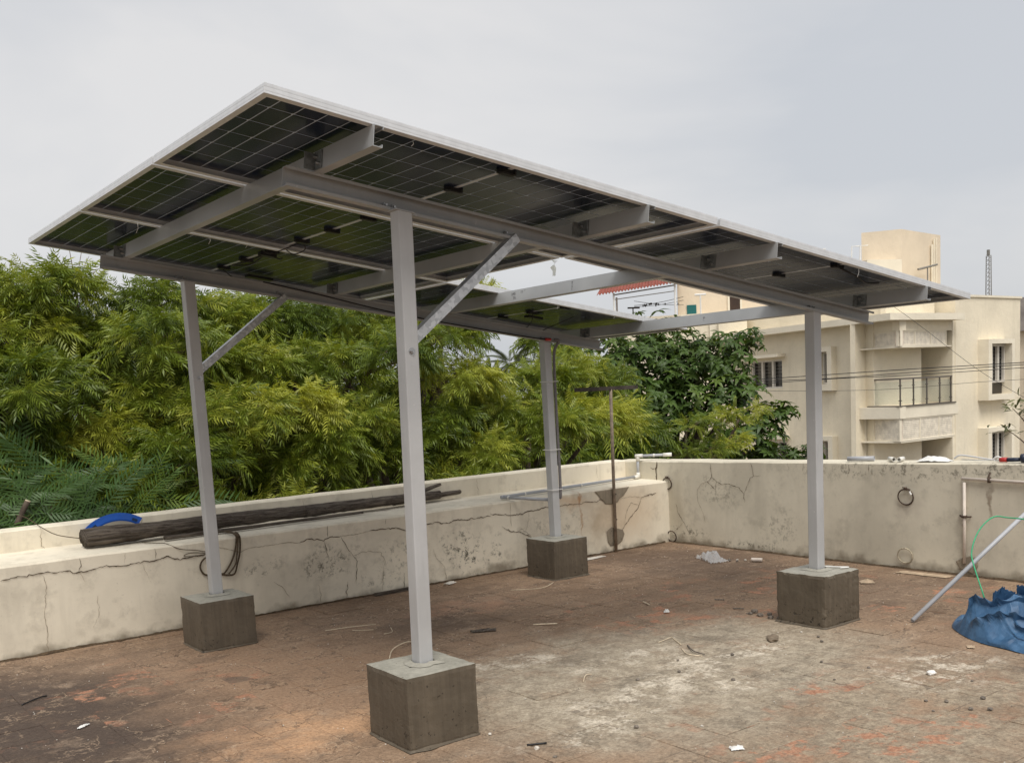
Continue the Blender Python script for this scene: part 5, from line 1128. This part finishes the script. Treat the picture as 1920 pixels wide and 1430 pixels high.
b = MB(); b.tube([(5.556,.285,zz_+.018),(5.557,.25,zz_+.019),(5.558,.195,zz_+.022)], [.0145,.015,.014], 10); b.build('handle', MAT['navy'], t, True)
t = thing('power_drill', 'dark blue and red power drill standing on the parapet at the right edge', 'drill', (5.58,.10,zt(.1)))
zz_ = zt(.1); b = MB(); b.tube([(5.56,.185,zz_+.028),(5.56,.155,zz_+.030)], [.031,.032], 14); b.build('end_cap', MAT['navy'], t, True)
b = MB(); b.tube([(5.56,.155,zz_+.034),(5.562,.07,zz_+.042)], [.027,.031], 14); b.build('red_body', MAT['red'], t, True)
b = MB(); b.box(5.535,5.60,.0,.07,zz_,zz_+.085); b.build('battery', MAT['navy'], t, False, .008)
b = MB(); b.tube([(5.566,.030,zz_+.08),(5.566,.035,zz_+.22)], .026, 14); b.build('grip', MAT['navy'], t, True)
b = MB(); b.tube(smooth_path([(5.566,.09,zz_+.27),(5.566,.05,zz_+.265),(5.566,-.06,zz_+.27)], 4), .042, 14); b.build('motor_body', MAT['navy'], t, True)
b = MB(); b.tube([(5.566,-.06,zz_+.27),(5.566,-.15,zz_+.272)], [.034,.018], 14); b.build('chuck', MAT['bolt'], t, True)

# ------------------------------------------------------------------ leaning pipe, wire, tarpaulin
t = thing('leaning_pipe', 'long grey pipe leaning from the floor up against the right wall', 'pipe', (3.963,.04,0))
b = MB(); P0, P1 = Vector((3.958,.045,.014)), Vector((5.478,-.255,.872)); P1 = P0+(P1-P0)*1.12
d = (P1-P0).normalized(); a = d.orthogonal().normalized(); c = d.cross(a); vs = []; seg = 16
for P_, rr in ((P0,.0135),(P1,.0135),(P1,.0105),(P0,.0105)): vs += [P_+(a*math.cos(2*math.pi*k/seg)+c*math.sin(2*math.pi*k/seg))*rr for k in range(seg)]
b.add(vs, [(q*seg+k, q*seg+(k+1)%seg, ((q+1)%4)*seg+(k+1)%seg, ((q+1)%4)*seg+k) for q in range(4) for k in range(seg)]); b.build('pipe', MAT['pvc_grey'], t, True)
b = MB(); b.tube(smooth_path([(4.10,-.34,.10),(4.071,-.327,.208),(4.142,-.235,.35),(4.188,-.197,.419),(4.266,-.181,.503),(4.36,-.18,.565),(4.465,-.191,.599),(4.528,-.24,.589),(4.554,-.323,.582),(4.62,-.5,.55),(4.7,-.8,.45),(4.7,-1.1,.2)], 6), .0042, 8); tag(b.build('green_wire', MAT['wire_green'], None, True), 'green wire arching out of the blue tarpaulin', 'wire')
FOLDS = [(3.93,-.32,4.02,-.62,.30,.22),(3.84,-.42,4.02,-.95,.19,.16),(4.05,-.60,4.35,-.75,.22,.15),(4.10,-.36,4.45,-.42,.21,.13),(4.32,-.40,4.30,-.85,.24,.14),(4.55,-.55,4.45,-1.1,.22,.15),
         (3.95,-.95,4.35,-1.05,.20,.15),(4.15,-.98,4.1,-1.4,.21,.15),(4.35,-1.2,4.55,-1.5,.22,.16),(3.88,-.62,3.84,-1.0,.13,.12),(4.5,-.8,4.62,-1.3,.2,.14),(3.9,-1.2,4.0,-1.55,.15,.14)]
def tarp_h(x, y, rr):
    p = Vector((x, y, .4)); q_ = p+Vector((mnoise.noise(p*3),mnoise.noise(p*3+Vector((5,5,5))),0))*.10
    f2 = mnoise.voronoi(q_*6.0+Vector((2,0,0)))[0]; f3 = mnoise.voronoi(q_*13.0+Vector((0,4,0)))[0]
    z = .04
    for (ax_, ay_, bx_, by_, hh, ww) in FOLDS:
        dx_, dy_ = bx_-ax_, by_-ay_; t_ = max(0, min(1, ((q_.x-ax_)*dx_+(q_.y-ay_)*dy_)/(dx_*dx_+dy_*dy_))); dd = math.hypot(q_.x-ax_-dx_*t_, q_.y-ay_-dy_*t_)/ww
        z = max(z, hh*(1-.25*t_)*(math.exp(-2.2*dd)*1.15-.12))
    return max(0, 1-rr**5.0)**.5*max(.01, z+.10*(f2[0]-.25)+.032*(f3[0]-.25))
b = MB(); nu, nv = 150, 110; vs = []
for j in range(nv+1):
    for i in range(nu+1):
        a = 2*math.pi*i/nu; rr = j/nv; fx = .50+.06*math.sin(3*a+1)+.04*math.sin(5*a)+.02*math.sin(11*a); fy = .80+.05*math.sin(4*a)+.02*math.sin(9*a)
        x = 4.20+fx*rr*math.cos(a); y = -.95+fy*rr*math.sin(a); e = .012
        z = tarp_h(x, y, rr); gx = (tarp_h(x+e, y, rr)-z)/e; gy = (tarp_h(x, y+e, rr)-z)/e; gl = math.hypot(gx, gy); k_ = .022/(1+.5*gl)
        vs.append((x+gx*k_, y+gy*k_, max(.004, z)))
b.add(vs, [(j*(nu+1)+i, j*(nu+1)+i+1, (j+1)*(nu+1)+i+1, (j+1)*(nu+1)+i) for j in range(nv) for i in range(nu)])
tag(b.build('tarpaulin', MAT['tarp'], None, False), 'crumpled blue tarpaulin heaped on the floor at right', 'tarpaulin')

# ------------------------------------------------------------------ litter on the floor
FZ = .0022
def stick(name, label, cat, pts, r, mat, grp=None):
    b = MB(); b.tube(smooth_path([(x,y,FZ+r+z) for x,y,z in pts], 5), r, 6); tag(b.build(name, mat, None, True), label, cat, grp)
SG = 'pale straws on the floor'
stick('straw', 'long pale straw left of the nearest post', 'straw', [(1.402,2.661,0),(1.56,2.61,.004),(1.725,2.563,0)], .0028, MAT['straw'], SG)
stick('straw', 'short thin straw just below the long one', 'straw', [(1.53,2.53,0),(1.57,2.47,.002),(1.635,2.44,0)], .002, MAT['straw'], SG)
stick('straw', 'curved pale straw behind the nearest footing', 'straw', [(1.326,1.717,0),(1.43,1.85,.01),(1.56,1.93,.012),(1.64,1.945,0)], .0034, MAT['straw'], SG)
stick('straw', 'little hooked straw left of the nearest post', 'straw', [(1.62,2.28,0),(1.68,2.28,.002),(1.73,2.38,.006)], .0022, MAT['straw'], SG)
stick('straw', 'straight pale stick in the open floor right of the nearest post', 'straw', [(2.409,1.743,0),(2.53,1.648,0)], .0045, MAT['straw'], SG)
stick('straw', 'short upright-looking straw in the middle of the floor', 'straw', [(3.35,1.70,0),(3.31,1.60,0)], .0042, MAT['straw'], SG)
stick('straw', 'left arm of the bent straw in the cement-grey area', 'straw', [(2.61,.83,0),(2.74,.85,.004)], .0025, MAT['straw'], SG)
stick('straw', 'right arm of the bent straw in the cement-grey area', 'straw', [(2.745,.855,.003),(2.66,.70,0)], .0025, MAT['straw'], SG)
stick('straw', 'small curved straw on the grey floor near the nearest footing', 'straw', [(1.78,.55,0),(1.86,.62,.004),(1.90,.62,0)], .0022, MAT['straw'], SG)
stick('straw', 'straw lying in front of the farthest footing', 'straw', [(3.02,2.78,0),(3.22,2.66,0),(3.36,2.68,.02)], .0026, MAT['straw'], SG)
stick('twig', 'dark broken twig in the cement-grey area', 'twig', [(2.67,.66,0),(2.58,.53,.006),(2.58,.45,0)], .004, MAT['stone_dark'])
stick('twig', 'thin grey twig beside the dark one', 'twig', [(2.60,.64,0),(2.52,.52,.004),(2.55,.44,0)], .0025, MAT['straw'])
stick('black_bolt', 'black stick end at the bottom of the picture', 'stick', [(.985,.01,0),(1.06,-.03,0)], .0045, MAT['black'])
stick('black_strip', 'black strip on the floor at the left edge', 'strip', [(-.50,2.36,0),(-.40,2.42,.004),(-.36,2.44,0)], .004, MAT['black'])
stick('pvc_stub', 'short cream pipe stub on the floor by the right wall', 'pipe stub', [(5.06,2.16,0),(5.10,2.08,0)], .017, MAT['pvc_cream'])
stick('dark_scrap', 'upper of two small dark scraps in front of the far wall', 'scrap', [(3.72,1.38,0),(3.75,1.32,0)], .004, MAT['stone_dark'], 'dark scraps'); stick('dark_scrap', 'lower of two small dark scraps in front of the far wall', 'scrap', [(3.58,1.10,0),(3.62,1.04,0)], .004, MAT['stone_dark'], 'dark scraps')
t = thing('batten', 'thin wooden batten along the foot of the ledge', 'batten', (2.4,3.44,0)); b = MB(); b.box(2.22,2.62,3.425,3.455,FZ,FZ+.022); b.build('wood', MAT['log'], t, False, .002)
def lump(name, label, cat, x, y, s, mat, seed, grp=None, asp=(1,1,.7)):
    bm = bmesh.new(); bmesh.ops.create_icosphere(bm, subdivisions=2, radius=1)
    for v in bm.verts:
        k = 1+.35*mnoise.noise(v.co*1.6+Vector((seed*3.1,0,0))); v.co = Vector((v.co.x*asp[0],v.co.y*asp[1],max(-.55,v.co.z)*asp[2]))*s*k
    z = min(v.co.z for v in bm.verts); me = bpy.data.meshes.new(name); bm.to_mesh(me); bm.free(); me.materials.append(mat)
    o = bpy.data.objects.new(name, me); COL.objects.link(o); o.location = (x, y, FZ-z-.001); o.rotation_euler = (0,0,seed*1.3); tag(o, label, cat, grp)
PB = [(1.47,-.15),(1.68,-.34),(.99,-.05),(2.23,1.11),(2.4,.48),(1.99,.37),(2.31,.02),(3.2,.57),(3.34,.38),(3.31,.24),(3.23,.16),(3.46,-.07),(2.94,-.33),(2.88,-.09),(2.65,-.33),(2.72,-.78),(2.64,-.82),(2.69,-.89),(3.06,-.81),(3.19,-.75),(2.84,-.98),(2.53,-.92),(2.71,-1.08),(2.78,.51),(2.68,.34),(.96,.24),(2.66,-1.02),(2.17,-1.11),(3.53,.94),(2.24,.32),(.98,-.18)]
light_i = {1:1, 7:1, 8:1, 11:1, 25:1, 2:1}
for i, (x, y) in enumerate(PB):
    if i % 4 == 3: continue
    L_ = i in light_i; lump('pebble', 'small pale pebble lying loose on the tiled floor' if L_ else 'small dark pebble lying loose on the tiled floor', 'pebble', x, y, random.Random(i).uniform(.006,.0125), MAT['stone_light'] if L_ else MAT['stone_dark'], i, 'pale pebbles' if L_ else 'dark pebbles')
lump('white_stone', 'white rounded stone on the floor left of the tarpaulin', 'stone', 3.043, -.61, .022, MAT['white'], 41, None, (1.2,.9,.6))
lump('mortar_lump', 'flat broken mortar lump in front of the rough footing', 'rubble', 3.10, .40, .062, MAT['brick'], 44, None, (1.35,.55,.22))
for k in range(9): lump('rubble_chip', 'dark rubble chips beside the rough concrete footing', 'rubble', 3.50+.10*random.Random(k).random(), .68+.25*random.Random(k+50).random(), .012+.01*random.Random(k+9).random(), MAT['stone_dark'], 60+k, 'rubble chips')
for k, (x, y) in enumerate(((5.02,2.36),(5.05,2.30),(5.0,2.26),(5.08,2.24),(4.98,2.32))): lump('plaster_crumb', 'pale plaster crumbs heaped next to the short pipe stub', 'rubble', x, y, .011, MAT['stone_light'] if k % 2 else MAT['stone_dark'], 80+k, 'plaster crumbs')
sheet('plastic_bag', 'crumpled clear plastic bag on the floor by the far corner', 'plastic bag', (4.93,2.48,FZ), .16, .34, -.4, MAT['film'], .05, .07, 5, 18)
sheet('paper_scrap', 'white paper scrap at the foot of the ledge', 'scrap', (2.89,3.40,FZ), .10, .06, .3, MAT['paper'], .012, .02, 8)
sheet('foil_scrap', 'crumpled white foil at the bottom edge of the floor', 'scrap', (1.565,-.63,FZ), .055, .035, -.5, MAT['white'], .016, .012, 11)
sheet('card_scrap', 'tan cardboard scrap between the rough footing and the right wall', 'scrap', (4.86,.95,FZ), .10, .10, .8, MAT['card'], .01, .025, 14)
sheet('card_strip', 'long tan cardboard strip at the foot of the right wall', 'scrap', (5.36,.80,FZ), .10, .40, .05, MAT['card'], .004, .004, 17)
sheet('paper_bit', 'small white crumpled bit on the floor in front of the straws', 'scrap', (3.224,1.355,FZ), .035, .04, .8, MAT['white'], .012, .02, 20)
sheet('film_scrap', 'clear film strip tucked behind the farthest footing', 'scrap', (4.35,3.36,FZ), .35, .07, .1, MAT['paper'], .006, .01, 23)
sheet('dry_leaf', 'brown curled leaf on the floor right of the nearest post', 'leaf', (2.10,1.86,FZ), .16, .06, -.5, MAT['log'], .012, .012, 26)
sheet('paper_flake', 'white squiggle of paper on the dark floor at left', 'scrap', (-.36,1.73,FZ), .07, .02, .6, MAT['white'], .008, .008, 29)
sheet('tan_flake', 'tan flake of tile dust in front of the tarpaulin', 'scrap', (3.64,-.49,FZ), .05, .04, .6, MAT['card'], .008, .008, 31)
t = thing('metal_strip', 'bent pale metal strip left on top of the rough footing', 'strip', (3.74,.42,.319)); b = MB()
b.tube(smooth_path([(3.735,.50,.3265),(3.765,.43,.3265),(3.80,.37,.3265),(3.755,.40,.325)], 5), .0045, 6); b.build('strip', MAT['white'], t, True)
# scattered grit too small to count
b = MB(); r = random.Random(5)
for _ in range(1500):
    x, y = r.uniform(-1.2,5.4), r.uniform(-1.6,3.4); s = r.uniform(.0012,.0042)
    b.add([(x+s*r.uniform(.6,1.3),y,FZ),(x-s,y+s*r.uniform(.4,1.2),FZ),(x-s*.6,y-s,FZ),(x,y,FZ+s*1.1)], [(0,1,3),(1,2,3),(2,0,3)], 0 if r.random() < .6 else 1)
o = b.build('grit', [MAT['stone_dark'], MAT['stone_light']]); tag(o, 'fine grit and crumbs strewn over the tiled floor', 'grit', None, 'stuff')
